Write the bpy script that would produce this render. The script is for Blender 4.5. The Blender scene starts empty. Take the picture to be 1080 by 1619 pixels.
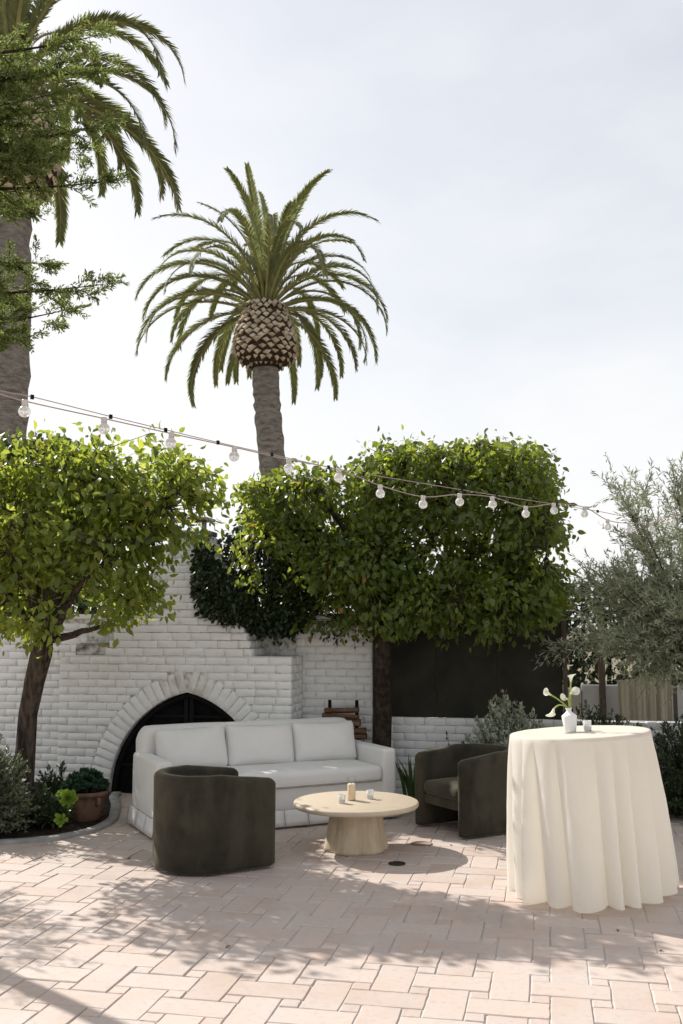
import bpy, math, random
import numpy as np
from mathutils import Vector, Matrix, noise as mnoise

R = math.radians
scene = bpy.context.scene
C = scene.collection

# ------------------------------------------------------------------ camera
cam_d = bpy.data.cameras.new("camera")
cam = bpy.data.objects.new("camera", cam_d)
C.objects.link(cam)
cam.location = (0, 0, 1.70)
cam.rotation_euler = (R(90 + 6.54), 0, R(11.7))
cam_d.sensor_fit = 'VERTICAL'
cam_d.sensor_height = 36.0
cam_d.lens = 35.0
cam_d.clip_start = 0.05
cam_d.clip_end = 2000
scene.camera = cam

# ------------------------------------------------------------------ light
SUN_H = Vector((-1.10, 0.64, 1.0))           # towards the sun
SUN_N = SUN_H.normalized()
sun_el = math.atan2(1.0, math.hypot(1.10, 0.64))
sun_az = math.atan2(-1.10, 0.64)             # from +Y towards +X
sd = bpy.data.lights.new("sun", 'SUN')
sd.energy = 4.7
sd.angle = R(0.53)
sd.color = (1.0, 0.955, 0.89)
sun = bpy.data.objects.new("sun", sd)
C.objects.link(sun)
sun.rotation_euler = (-SUN_H).to_track_quat('-Z', 'Y').to_euler()
sun.location = (-20, 12, 20)

world = bpy.data.worlds.new("World")
scene.world = world
world.use_nodes = True
wn, wl = world.node_tree.nodes, world.node_tree.links
wn.clear()
w_out = wn.new('ShaderNodeOutputWorld')
w_bg = wn.new('ShaderNodeBackground')
w_bg.inputs['Strength'].default_value = 0.096
w_sky = wn.new('ShaderNodeTexSky')
w_sky.sky_type = 'NISHITA'
w_sky.sun_disc = False
w_sky.sun_elevation = sun_el
w_sky.sun_rotation = sun_az
w_sky.air_density = 1.0
w_sky.dust_density = 2.5
w_sky.ozone_density = 1.2
w_tc = wn.new('ShaderNodeTexCoord')
w_map = wn.new('ShaderNodeMapping')
w_map.inputs['Scale'].default_value = (1.0, 1.0, 2.2)
w_map.inputs['Location'].default_value = (0.35, 0.1, 0.2)
w_no = wn.new('ShaderNodeTexNoise')
w_no.inputs['Scale'].default_value = 1.6
w_no.inputs['Detail'].default_value = 7
w_no.inputs['Roughness'].default_value = 0.52
w_sep = wn.new('ShaderNodeSeparateXYZ')
w_el = wn.new('ShaderNodeMapRange')           # the veil of haze is thicker towards the horizon
w_el.inputs['From Min'].default_value = 0.08
w_el.inputs['From Max'].default_value = 0.60
w_el.inputs['To Min'].default_value = 0.80
w_el.inputs['To Max'].default_value = 0.56
w_cl = wn.new('ShaderNodeMapRange')           # soft cloud
w_cl.inputs['From Min'].default_value = 0.40
w_cl.inputs['From Max'].default_value = 0.66
w_cl.inputs['To Min'].default_value = -0.10
w_cl.inputs['To Max'].default_value = 0.20
w_sum = wn.new('ShaderNodeMath')
w_sum.operation = 'ADD'
w_sum.use_clamp = True
w_mix = wn.new('ShaderNodeMix')
w_mix.data_type = 'RGBA'
w_mix.inputs[7].default_value = (7.75, 7.7, 7.65, 1)     # thin bright cloud veil
wl.new(w_tc.outputs['Generated'], w_map.inputs['Vector'])
wl.new(w_map.outputs['Vector'], w_no.inputs['Vector'])
wl.new(w_tc.outputs['Generated'], w_sep.inputs[0])
wl.new(w_sep.outputs['Z'], w_el.inputs['Value'])
wl.new(w_no.outputs['Fac'], w_cl.inputs['Value'])
wl.new(w_el.outputs[0], w_sum.inputs[0])
wl.new(w_cl.outputs[0], w_sum.inputs[1])
wl.new(w_sum.outputs[0], w_mix.inputs[0])
wl.new(w_sky.outputs['Color'], w_mix.inputs[6])
wl.new(w_mix.outputs[2], w_bg.inputs['Color'])
wl.new(w_bg.outputs['Background'], w_out.inputs['Surface'])

scene.view_settings.view_transform = 'Standard'
scene.view_settings.look = 'None'
scene.view_settings.exposure = 0.50
scene.view_settings.gamma = 1.0
scene.view_settings.use_curve_mapping = False
scene.cycles.max_bounces = 8
scene.cycles.transparent_max_bounces = 12

# ------------------------------------------------------------------ helpers
rng = np.random.default_rng(7)
random.seed(7)


def tag(o, label, cat, group=None):
    o['label'] = label
    o['category'] = cat
    if group:
        o['group'] = group
    return o


def empty(name, loc=(0, 0, 0), rz=0.0):
    o = bpy.data.objects.new(name, None)
    o.empty_display_size = 0.1
    o.location = loc
    o.rotation_euler = (0, 0, rz)
    C.objects.link(o)
    return o


def place(name, me, parent=None, loc=(0, 0, 0), rot=(0, 0, 0), scale=(1, 1, 1)):
    o = bpy.data.objects.new(name, me)
    C.objects.link(o)
    o.parent = parent
    o.location = loc
    o.rotation_euler = rot
    o.scale = scale
    return o


def np_mesh(name, v, f, mat, smooth=False):
    """v (n,3), f (m,k) arrays -> mesh"""
    v = np.asarray(v, dtype=np.float32)
    f = np.asarray(f, dtype=np.int32)
    me = bpy.data.meshes.new(name)
    me.vertices.add(len(v))
    me.vertices.foreach_set('co', v.ravel())
    k = f.shape[1]
    me.loops.add(f.size)
    me.loops.foreach_set('vertex_index', f.ravel())
    me.polygons.add(len(f))
    me.polygons.foreach_set('loop_start', np.arange(0, f.size, k, dtype=np.int32))
    me.polygons.foreach_set('loop_total', np.full(len(f), k, dtype=np.int32))
    if smooth:
        me.polygons.foreach_set('use_smooth', np.ones(len(f), dtype=bool))
    me.update(calc_edges=True)
    me.validate()
    if mat:
        me.materials.append(mat)
    return me


class Geo:
    def __init__(s):
        s.v, s.f = [], []

    def add(s, v, f):
        n = len(s.v)
        s.v += [tuple(p) for p in v]
        s.f += [tuple(i + n for i in q) for q in f]
        return s

    def box(s, x0, x1, y0, y1, z0, z1):
        return s.add([(x0, y0, z0), (x1, y0, z0), (x1, y1, z0), (x0, y1, z0), (x0, y0, z1), (x1, y0, z1), (x1, y1, z1), (x0, y1, z1)],
                     [(0, 3, 2, 1), (4, 5, 6, 7), (0, 1, 5, 4), (1, 2, 6, 5), (2, 3, 7, 6), (3, 0, 4, 7)])

    def tube(s, pts, rad, seg=8, wob=0.0, rnd=None):
        pts = [Vector(p) for p in pts]
        n = len(pts)
        if not hasattr(rad, '__len__'):
            rad = [rad] * n
        prev = None
        vs, fs = [], []
        for i, p in enumerate(pts):
            t = (pts[min(i + 1, n - 1)] - pts[max(i - 1, 0)])
            t = t.normalized() if t.length > 1e-9 else Vector((0, 0, 1))
            a = (prev if prev is not None else (Vector((0, 1, 0)) if abs(t.y) < .9 else Vector((1, 0, 0))))
            a = (a - t * a.dot(t))
            a = a.normalized() if a.length > 1e-6 else t.orthogonal().normalized()
            prev = a
            b = t.cross(a)
            for k in range(seg):
                th = 2 * math.pi * k / seg
                r = rad[i]
                if wob:
                    r *= 1 + wob * mnoise.noise(Vector((p.x * 6 + math.cos(th) * 1.6, p.y * 6 + math.sin(th) * 1.6, p.z * 4)))
                vs.append(p + (a * math.cos(th) + b * math.sin(th)) * r)
        for i in range(n - 1):
            for k in range(seg):
                k2 = (k + 1) % seg
                fs.append((i * seg + k, i * seg + k2, (i + 1) * seg + k2, (i + 1) * seg + k))
        fs.append(tuple(range(seg - 1, -1, -1)))
        fs.append(tuple((n - 1) * seg + k for k in range(seg)))
        return s.add(vs, fs)

    def lathe(s, prof, seg=32, c=(0, 0, 0), caps=True, rfun=None):
        vs, fs = [], []
        for (r, z) in prof:
            for k in range(seg):
                th = 2 * math.pi * k / seg
                rr = r * (rfun(th, z) if rfun else 1)
                vs.append((c[0] + rr * math.cos(th), c[1] + rr * math.sin(th), c[2] + z))
        for i in range(len(prof) - 1):
            for k in range(seg):
                k2 = (k + 1) % seg
                fs.append((i * seg + k, i * seg + k2, (i + 1) * seg + k2, (i + 1) * seg + k))
        if caps:
            fs.append(tuple(range(seg - 1, -1, -1)))
            fs.append(tuple((len(prof) - 1) * seg + k for k in range(seg)))
        return s.add(vs, fs)

    def mesh(s, name, mat, smooth=False):
        me = bpy.data.meshes.new(name)
        me.from_pydata(s.v, [], s.f)
        me.update()
        if mat:
            me.materials.append(mat)
        if smooth:
            me.polygons.foreach_set('use_smooth', np.ones(len(me.polygons), dtype=bool))
        return me

    def obj(s, name, mat, parent=None, smooth=False, loc=(0, 0, 0), rot=(0, 0, 0), bevel=0, seg=2):
        o = place(name, s.mesh(name, mat, smooth), parent, loc, rot)
        if bevel:
            m = o.modifiers.new('bevel', 'BEVEL')
            m.width = bevel
            m.segments = seg
            m.limit_method = 'ANGLE'
            m.angle_limit = R(40)
        return o


def rbox(dims, r, n=(10, 6, 6), warp=None):
    """rounded, subdivided cushion-like box centred at the origin -> (verts, faces) welded"""
    hx, hy, hz = [d / 2 for d in dims]
    key, vs, fs = {}, [], []

    def vert(p):
        k = (round(p[0], 5), round(p[1], 5), round(p[2], 5))
        if k in key:
            return key[k]
        q = Vector(p)
        inner = Vector((max(-hx + r, min(hx - r, q.x)), max(-hy + r, min(hy - r, q.y)), max(-hz + r, min(hz - r, q.z))))
        d = q - inner
        if d.length > 1e-9:
            q = inner + d.normalized() * r
        if warp:
            q = Vector(warp(q.x, q.y, q.z, q.x / hx, q.y / hy, q.z / hz))
        key[k] = len(vs)
        vs.append(tuple(q))
        return key[k]

    def lin(h, m):
        c = [-h, -h + r * .3, -h + r * .65, -h + r]
        mid = [-h + r + (2 * h - 2 * r) * i / m for i in range(1, m)]
        return c + mid + [-x for x in reversed(c)]
    X, Y_, Z_ = lin(hx, n[0]), lin(hy, n[1]), lin(hz, n[2])
    for (U, V, mk, flip) in ((X, Y_, lambda u, v: (u, v, hz), 0), (X, Y_, lambda u, v: (u, v, -hz), 1),
                             (X, Z_, lambda u, v: (u, -hy, v), 0), (X, Z_, lambda u, v: (u, hy, v), 1),
                             (Y_, Z_, lambda u, v: (hx, u, v), 0), (Y_, Z_, lambda u, v: (-hx, u, v), 1)):
        for i in range(len(U) - 1):
            for j in range(len(V) - 1):
                q = [vert(mk(U[i], V[j])), vert(mk(U[i + 1], V[j])), vert(mk(U[i + 1], V[j + 1])), vert(mk(U[i], V[j + 1]))]
                if flip:
                    q.reverse()
                if len(set(q)) == 4:
                    fs.append(tuple(q))
    return vs, fs


def rb_obj(name, mat, parent, dims, r, loc, rot=(0, 0, 0), n=(10, 6, 6), warp=None):
    v, f = rbox(dims, r, n, warp)
    return Geo().add(v, f).obj(name, mat, parent, True, loc, rot)


# ------------------------------------------------------------------ materials
def newmat(name):
    m = bpy.data.materials.new(name)
    m.use_nodes = True
    nt = m.node_tree
    b = nt.nodes['Principled BSDF']
    return m, nt, b


def setin(b, k, v):
    if k in b.inputs:
        b.inputs[k].default_value = v


def noise_node(nt, scale, detail=4, rough=.55, coord='Object', vscale=None):
    tc = nt.nodes.new('ShaderNodeTexCoord')
    n = nt.nodes.new('ShaderNodeTexNoise')
    n.inputs['Scale'].default_value = scale
    n.inputs['Detail'].default_value = detail
    n.inputs['Roughness'].default_value = rough
    if coord == 'World':
        src = nt.nodes.new('ShaderNodeNewGeometry').outputs['Position']
    else:
        src = tc.outputs[coord]
    if vscale:
        mp = nt.nodes.new('ShaderNodeMapping')
        mp.inputs['Scale'].default_value = vscale
        nt.links.new(src, mp.inputs['Vector'])
        src = mp.outputs['Vector']
    nt.links.new(src, n.inputs['Vector'])
    return n


def mixcol(nt, fac, a, b, blend='MIX'):
    m = nt.nodes.new('ShaderNodeMix')
    m.data_type = 'RGBA'
    m.blend_type = blend
    for i, x in ((0, fac), (6, a), (7, b)):
        if isinstance(x, (int, float)):
            m.inputs[i].default_value = x
        elif isinstance(x, tuple):
            m.inputs[i].default_value = (*x[:3], 1)
        else:
            nt.links.new(x, m.inputs[i])
    return m.outputs[2]


def ramp(nt, src, p0, p1, c0=(0, 0, 0), c1=(1, 1, 1)):
    r = nt.nodes.new('ShaderNodeValToRGB')
    e = r.color_ramp.elements
    e[0].position, e[1].position = p0, p1
    e[0].color, e[1].color = (*c0, 1), (*c1, 1)
    nt.links.new(src, r.inputs['Fac'])
    return r.outputs['Color']


def bump(nt, b, src, strength, dist=.01, chain=None):
    n = nt.nodes.new('ShaderNodeBump')
    n.inputs['Strength'].default_value = strength
    n.inputs['Distance'].default_value = dist
    nt.links.new(src, n.inputs['Height'])
    if chain:
        nt.links.new(chain.outputs['Normal'], n.inputs['Normal'])
    nt.links.new(n.outputs['Normal'], b.inputs['Normal'])
    return n


def simple(name, a, bcol=None, scale=8, rough=.7, spec=.4, bscale=60, bstr=.15, bdist=.004, coord='Object', vscale=None, lo=.35, hi=.65, metal=0.0, sheen=0.0, detail=4):
    m, nt, b = newmat(name)
    setin(b, 'Roughness', rough)
    setin(b, 'Specular IOR Level', spec)
    setin(b, 'Metallic', metal)
    if sheen:
        setin(b, 'Sheen Weight', sheen)
        setin(b, 'Sheen Roughness', .4)
    if bcol is None:
        bcol = tuple(x * .82 for x in a)
    n = noise_node(nt, scale, detail, .6, coord, vscale)
    nt.links.new(ramp(nt, n.outputs['Fac'], lo, hi, bcol, a), b.inputs['Base Color'])
    if bstr:
        n2 = noise_node(nt, bscale, 4, .6, coord, vscale)
        bump(nt, b, n2.outputs['Fac'], bstr, bdist)
    return m


def leafmat(name, a, bcol, tcol, fac=.4, rough=.42, spec=.45, c3=None):
    """two-tone leaves: colour varies leaf by leaf; part of the light passes through"""
    m, nt, b = newmat(name)
    setin(b, 'Roughness', rough)
    setin(b, 'Specular IOR Level', spec)
    g = nt.nodes.new('ShaderNodeNewGeometry')
    col = mixcol(nt, g.outputs['Random Per Island'], a, bcol)
    if c3:
        col = mixcol(nt, ramp(nt, g.outputs['Random Per Island'], .9945, .998), col, c3)
    nt.links.new(col, b.inputs['Base Color'])
    t = nt.nodes.new('ShaderNodeBsdfTranslucent')
    n = noise_node(nt, 1.3, 2, .5, 'World')
    tc = mixcol(nt, ramp(nt, n.outputs['Fac'], .35, .65), tuple(x * .7 for x in tcol), tcol)
    mul = nt.nodes.new('ShaderNodeMath'); mul.operation = 'MULTIPLY'; mul.inputs[1].default_value = 7.31
    frc = nt.nodes.new('ShaderNodeMath'); frc.operation = 'FRACT'
    nt.links.new(g.outputs['Random Per Island'], mul.inputs[0]); nt.links.new(mul.outputs[0], frc.inputs[0])
    tc = mixcol(nt, frc.outputs[0], tuple(x * k for x, k in zip(tcol, (.38, .48, .45))), tc)
    if c3:
        tc = mixcol(nt, ramp(nt, g.outputs['Random Per Island'], .9945, .998), tc, tuple(x * 1.6 for x in c3))
    nt.links.new(tc, t.inputs['Color'])
    mx = nt.nodes.new('ShaderNodeMixShader')
    mx.inputs['Fac'].default_value = fac
    out = nt.nodes['Material Output']
    nt.links.new(b.outputs[0], mx.inputs[1])
    nt.links.new(t.outputs[0], mx.inputs[2])
    nt.links.new(mx.outputs[0], out.inputs['Surface'])
    return m


def glassmat(name, col=(1, 1, 1), rough=.02, ior=1.45):
    m, nt, b = newmat(name)
    b.inputs['Base Color'].default_value = (*col, 1)
    setin(b, 'Roughness', rough)
    setin(b, 'Transmission Weight', 1.0)
    setin(b, 'IOR', ior)
    return m


M = {}
# pavers: pinkish fired clay, worn, colour differs from piece to piece
m, nt, b = newmat('clay_paver')
oi = nt.nodes.new('ShaderNodeObjectInfo')
ge = nt.nodes.new('ShaderNodeNewGeometry')
addn = nt.nodes.new('ShaderNodeMath'); addn.operation = 'ADD'
nt.links.new(oi.outputs['Random'], addn.inputs[0]); nt.links.new(ge.outputs['Random Per Island'], addn.inputs[1])
fr = nt.nodes.new('ShaderNodeMath'); fr.operation = 'FRACT'
nt.links.new(addn.outputs[0], fr.inputs[0])
pc = ramp(nt, fr.outputs[0], 0.0, 1.0, (.445, .350, .295), (.540, .440, .382))
n1 = noise_node(nt, 3.0, 5, .6, 'World')
pc = mixcol(nt, ramp(nt, n1.outputs['Fac'], .38, .68), pc, (.49, .425, .385))
n2 = noise_node(nt, 26, 5, .65, 'World')
pc = mixcol(nt, ramp(nt, n2.outputs['Fac'], .52, .80, (0, 0, 0), (.5, .5, .5)), pc, (.29, .24, .205))
n4 = noise_node(nt, 1.1, 6, .7, 'World')
pc = mixcol(nt, ramp(nt, n4.outputs['Fac'], .55, .75, (0, 0, 0), (.55, .55, .55)), pc, (.29, .24, .21))
nt.links.new(pc, b.inputs['Base Color'])
setin(b, 'Roughness', .62); setin(b, 'Specular IOR Level', .35)
n3 = noise_node(nt, 70, 5, .7, 'World')
b1 = bump(nt, b, n3.outputs['Fac'], .25, .003)
n5 = noise_node(nt, 9, 3, .5, 'World')
bump(nt, b, n5.outputs['Fac'], .25, .01, b1)
M['paver'] = m
M['mortar'] = simple('joint_mortar', (.49, .47, .45), (.40, .385, .37), 14, .9, .2, 90, .5, .006, 'World')
# painted brick: white paint, thin grime, lumpy
m, nt, b = newmat('white_painted_brick')
oi = nt.nodes.new('ShaderNodeObjectInfo')
wc = ramp(nt, oi.outputs['Random'], 0, 1, (.80, .795, .785), (.85, .845, .835))
n1 = noise_node(nt, 2.2, 5, .65, 'World')
wc = mixcol(nt, ramp(nt, n1.outputs['Fac'], .52, .75, (0, 0, 0), (.5, .5, .5)), wc, (.72, .695, .64))
n2 = noise_node(nt, 22, 6, .7, 'World')
wc = mixcol(nt, ramp(nt, n2.outputs['Fac'], .64, .76, (0, 0, 0), (.55, .55, .55)), wc, (.34, .31, .27))
nt.links.new(wc, b.inputs['Base Color'])
setin(b, 'Roughness', .55); setin(b, 'Specular IOR Level', .35)
n3 = noise_node(nt, 45, 5, .65, 'World')
b1 = bump(nt, b, n3.outputs['Fac'], .45, .006)
n4 = noise_node(nt, 12, 2, .5, 'World')
bump(nt, b, n4.outputs['Fac'], .35, .012, b1)
M['brick'] = m
M['brickcore'] = simple('white_painted_mortar', (.72, .71, .68), (.38, .36, .33), 16, .8, .3, 50, .6, .008, 'World', lo=.38, hi=.54)
M['soot'] = simple('sooty_stone', (.60, .585, .55), (.10, .09, .075), 7, .85, .2, 50, .4, .006, 'World', lo=.38, hi=.58)
M['sooted_brick'] = simple('smoke_stained_brick', (.78, .77, .745), (.58, .555, .52), 9, .7, .3, 45, .5, .006, 'World', lo=.36, hi=.58)
M['iron'] = simple('black_iron', (.007, .007, .0075), (.004, .004, .0045), 20, .75, .2, 80, .2, .002)
M['char'] = simple('charred_lining', (.010, .010, .010), (.004, .004, .004), 8, .95, .1, 40, .4, .01)
M['sofa'] = simple('ivory_upholstery', (.70, .69, .665), (.67, .655, .63), 4, .9, .2, 420, .18, .0015, sheen=.15)
m, nt, b = newmat('olive_velvet')
n1 = noise_node(nt, 4.5, 5, .62)
vc = ramp(nt, n1.outputs['Fac'], .32, .70, (.022, .0195, .013), (.050, .044, .030))
n2 = noise_node(nt, 4.2, 4, .55, 'Object', (1, 1, .45))
vc = mixcol(nt, ramp(nt, n2.outputs['Fac'], .47, .60, (0, 0, 0), (.38, .38, .38)), vc, (.085, .072, .047))
nt.links.new(vc, b.inputs['Base Color'])
setin(b, 'Roughness', .85); setin(b, 'Specular IOR Level', .2)
setin(b, 'Sheen Weight', .35); setin(b, 'Sheen Roughness', .35)
if 'Sheen Tint' in b.inputs:
    b.inputs['Sheen Tint'].default_value = (.75, .70, .52, 1)
bump(nt, b, n1.outputs['Fac'], .12, .01)
M['velvet'] = m
M['oak'] = simple('pale_oak', (.51, .43, .325), (.445, .37, .275), 5, .5, .4, 60, .12, .002, 'Object', (1.0, 9, 1.0), lo=.3, hi=.7)
M['oakleg'] = simple('pale_oak_pedestal', (.55, .46, .33), (.42, .34, .23), 4, .5, .4, 40, .15, .002, 'Object', (9, 9, .7), lo=.3, hi=.7)
# table linen lets some light through
m, nt, b = newmat('cream_linen')
setin(b, 'Roughness', .9); setin(b, 'Specular IOR Level', .15)
n1 = noise_node(nt, 5, 3, .5)
nt.links.new(ramp(nt, n1.outputs['Fac'], .3, .7, (.87, .86, .835), (.90, .89, .87)), b.inputs['Base Color'])
n2 = noise_node(nt, 500, 2, .5)
bump(nt, b, n2.outputs['Fac'], .12, .001)
t = nt.nodes.new('ShaderNodeBsdfTranslucent'); t.inputs['Color'].default_value = (.97, .93, .84, 1)
mx = nt.nodes.new('ShaderNodeMixShader'); mx.inputs['Fac'].default_value = .60
nt.links.new(b.outputs[0], mx.inputs[1]); nt.links.new(t.outputs[0], mx.inputs[2])
nt.links.new(mx.outputs[0], nt.nodes['Material Output'].inputs['Surface'])
M['linen'] = m
M['ceramic'] = simple('white_ceramic', (.80, .80, .79), (.74, .74, .73), 10, .35, .5, 60, .1, .001)
M['glass'] = glassmat('clear_glass')
m, nt, b = newmat('thin_glass')
gl = nt.nodes.new('ShaderNodeBsdfGlossy'); gl.inputs['Roughness'].default_value = .04
tr = nt.nodes.new('ShaderNodeBsdfTransparent'); tr.inputs['Color'].default_value = (.95, .96, .96, 1)
fz = nt.nodes.new('ShaderNodeFresnel'); fz.inputs['IOR'].default_value = 1.25
mx = nt.nodes.new('ShaderNodeMixShader')
mx.inputs[0].default_value = .06; nt.links.new(tr.outputs[0], mx.inputs[1]); nt.links.new(gl.outputs[0], mx.inputs[2])
nt.links.new(mx.outputs[0], nt.nodes['Material Output'].inputs['Surface'])
M['thin'] = m
m, nt, b = newmat('frosted_glass')
b.inputs['Base Color'].default_value = (.92, .92, .90, 1)
setin(b, 'Roughness', .3); setin(b, 'Transmission Weight', .55); setin(b, 'IOR', 1.3)
M['frost'] = m
M['wax'] = simple('ivory_wax', (.80, .62, .43), (.74, .56, .38), 6, .5, .4, 30, .05, .001)
M['white_wax'] = simple('white_wax', (.82, .81, .78), None, 6, .5, .4, 30, .05, .001)
M['lily'] = leafmat('lily_petal', (.85, .84, .76), (.82, .82, .72), (.75, .75, .55), .3, .5)
M['stem'] = leafmat('lily_stem', (.42, .50, .12), (.36, .45, .10), (.4, .5, .1), .25, .5)
M['terracotta'] = simple('aged_terracotta', (.22, .125, .085), (.11, .075, .055), 9, .9, .2, 50, .35, .004)
M['soil'] = simple('dark_soil', (.05, .036, .025), (.02, .015, .011), 18, .95, .1, 40, .9, .02, 'World')
M['concrete'] = simple('concrete_edging', (.34, .33, .31), (.24, .23, .215), 9, .9, .2, 70, .4, .004, 'World')
M['bark'] = simple('furrowed_bark', (.105, .082, .064), (.030, .023, .018), 26, .95, .1, 34, 1.0, .03, 'World', (1, 1, .22), lo=.38, hi=.62, detail=6)
M['darkbark'] = simple('dark_bark', (.06, .045, .034), (.022, .017, .013), 16, .95, .1, 24, 1.0, .02, 'World', lo=.38, hi=.62)
M['pear_l'] = leafmat('sunlit_pear_leaf', (.055, .095, .020), (.185, .215, .038), (.74, .80, .105), .50, .38, .5, (.32, .17, .05))  # lighter, yellower copy of the pear leaf, backlight put into its colours
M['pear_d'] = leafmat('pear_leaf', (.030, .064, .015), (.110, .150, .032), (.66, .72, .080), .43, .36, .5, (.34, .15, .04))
M['ivy'] = leafmat('ivy_leaf', (.020, .036, .013), (.036, .056, .017), (.07, .12, .02), .18, .35, .45)
M['palm_leaf'] = leafmat('palm_leaflet', (.165, .180, .085), (.25, .25, .125), (.44, .46, .17), .36, .6, .2)  # colours lifted towards grey to stand for haze over distance
M['rachis'] = simple('palm_rachis', (.30, .30, .11), (.22, .20, .08), 4, .5, .4, 30, .1, .002)
M['boot'] = simple('palm_leaf_base', (.62, .53, .41), (.30, .225, .155), 2.5, .9, .2, 14, .5, .02, 'World', lo=.35, hi=.6)
M['bootcore'] = simple('palm_fibre', (.075, .045, .028), (.03, .02, .014), 6, .95, .1, 20, .8, .03, 'World')
M['palm_trunk'] = simple('palm_trunk_bark', (.30, .27, .235), (.15, .13, .11), 3.5, .95, .15, 9, 1.0, .06, 'World', (1, 1, 3.2), lo=.36, hi=.62, detail=6)
M['conifer'] = leafmat('conifer_spray', (.080, .112, .036), (.165, .185, .060), (.40, .46, .12), .45, .6, .25, (.20, .115, .06))
M['olive'] = leafmat('narrow_grey_leaf', (.30, .315, .225), (.46, .475, .365), (.62, .65, .36), .45, .45, .4)
M['silver'] = leafmat('silver_shrub_leaf', (.30, .33, .235), (.48, .51, .39), (.42, .47, .26), .28, .5, .4)
M['sage'] = leafmat('sage_shrub_leaf', (.085, .105, .060), (.19, .21, .135), (.22, .26, .10), .25, .5, .4)
M['shrub'] = leafmat('dark_shrub_leaf', (.030, .045, .020), (.060, .080, .034), (.10, .14, .04), .25, .45, .4)
M['jade'] = leafmat('jade_leaf', (.018, .050, .028), (.035, .085, .042), (.05, .10, .03), .12, .3, .5)
M['aeonium'] = leafmat('aeonium_leaf', (.20, .34, .040), (.27, .40, .060), (.40, .50, .06), .25, .4, .45)
M['iris'] = leafmat('strap_leaf', (.040, .085, .020), (.075, .130, .030), (.18, .30, .05), .3, .4, .45)
M['stucco'] = simple('beige_stucco', (.46, .42, .36), (.40, .36, .31), 3, .9, .2, 90, .5, .006, 'World')
M['greywall'] = simple('grey_white_render', (.64, .63, .61), (.54, .53, .51), 3, .9, .2, 60, .4, .006, 'World')
M['rooftile'] = simple('clay_roof_tile', (.27, .19, .145), (.20, .145, .11), 5, .85, .2, 60, .3, .004, 'World')
M['drape'] = leafmat('tan_drape', (.66, .59, .47), (.66, .59, .47), (.62, .54, .40), .35, .9, .1)
M['post'] = simple('grey_post_paint', (.44, .42, .38), (.36, .345, .31), 8, .6, .3, 60, .2, .003)
M['timber'] = simple('brown_post', (.13, .095, .07), (.08, .06, .045), 8, .8, .2, 50, .4, .004)
M['screen'] = simple('dark_mesh_screen', (.036, .034, .022), (.018, .017, .012), 3.2, .75, .25, 300, .2, .001, 'World')
M['cable'] = simple('taupe_cable', (.40, .33, .30), (.34, .28, .25), 6, .6, .3, 40, .1, .001)
M['socket'] = simple('socket_plastic', (.62, .57, .55), (.56, .52, .50), 6, .5, .4, 40, .1, .001)
m, nt, b = newmat('bulb_glass')
b.inputs['Base Color'].default_value = (.97, .96, .94, 1)
setin(b, 'Roughness', .08); setin(b, 'Transmission Weight', .55); setin(b, 'IOR', 1.3)
M['bulb'] = m
M['log'] = simple('split_firewood', (.23, .135, .078), (.11, .065, .04), 6, .9, .15, 30, .7, .01, 'Object', (1, 8, 8))
M['drain'] = simple('dark_drain_metal', (.05, .045, .04), (.02, .02, .02), 12, .5, .5, 60, .3, .002, metal=.7)
M['cover'] = simple('worn_cover', (.30, .22, .175), (.22, .16, .13), 20, .8, .2, 60, .3, .003)
M['dry'] = leafmat('dry_leaf', (.16, .10, .05), (.24, .17, .07), (.2, .12, .04), .2, .7, .2)
M['earth'] = simple('dry_earth', (.22, .19, .14), (.15, .13, .09), .8, .95, .1, 6, .5, .03, 'World')

# ------------------------------------------------------------------ the ground
def struct(o):
    o['kind'] = 'structure'
    return o


g = Geo(); g.box(-400, 400, -60, 900, -.40, -.06)
struct(g.obj('ground', M['earth']))
g = Geo(); g.box(-9.5, 6.5, -3.0, 10.9, -.05, -.006)
patio = struct(g.obj('patio', M['mortar']))

YAW, PIT, FP = R(11.7), R(6.54), 35.0 / 36.0


def in_view(x, y, z=0.0, mx=.36, my=.53):
    a = x * math.cos(YAW) + y * math.sin(YAW)
    bb = -x * math.sin(YAW) + y * math.cos(YAW)
    zz = z - 1.7
    fw = bb * math.cos(PIT) + zz * math.sin(PIT)
    up = -bb * math.sin(PIT) + zz * math.cos(PIT)
    if fw < .3:
        return False
    return abs(a / fw * FP) < mx and abs(up / fw * FP) < my


def paver_mesh(lx, ly, seed):
    r = random.Random(seed)
    c = .004
    vs, fs = [], []

    def ring(inset, z, jit):
        pts = []
        n = 3
        cor = [(-lx / 2 + inset, -ly / 2 + inset), (lx / 2 - inset, -ly / 2 + inset), (lx / 2 - inset, ly / 2 - inset), (-lx / 2 + inset, ly / 2 - inset)]
        for k in range(4):
            a, d = cor[k], cor[(k + 1) % 4]
            for i in range(n):
                t = i / n
                pts.append((a[0] + (d[0] - a[0]) * t + jit[k * n + i][0], a[1] + (d[1] - a[1]) * t + jit[k * n + i][1], z))
        return pts
    jit = [(r.uniform(-.0022, .0022), r.uniform(-.0022, .0022)) for _ in range(12)]
    vs += ring(0, -.03, jit) + ring(0, -.004, jit) + ring(c, 0, jit)
    for i in range(2):
        for k in range(12):
            k2 = (k + 1) % 12
            fs.append((i * 12 + k, i * 12 + k2, i * 12 + 12 + k2, i * 12 + 12 + k))
    fs.append(tuple(24 + k for k in range(12)))
    return vs, fs


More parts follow.
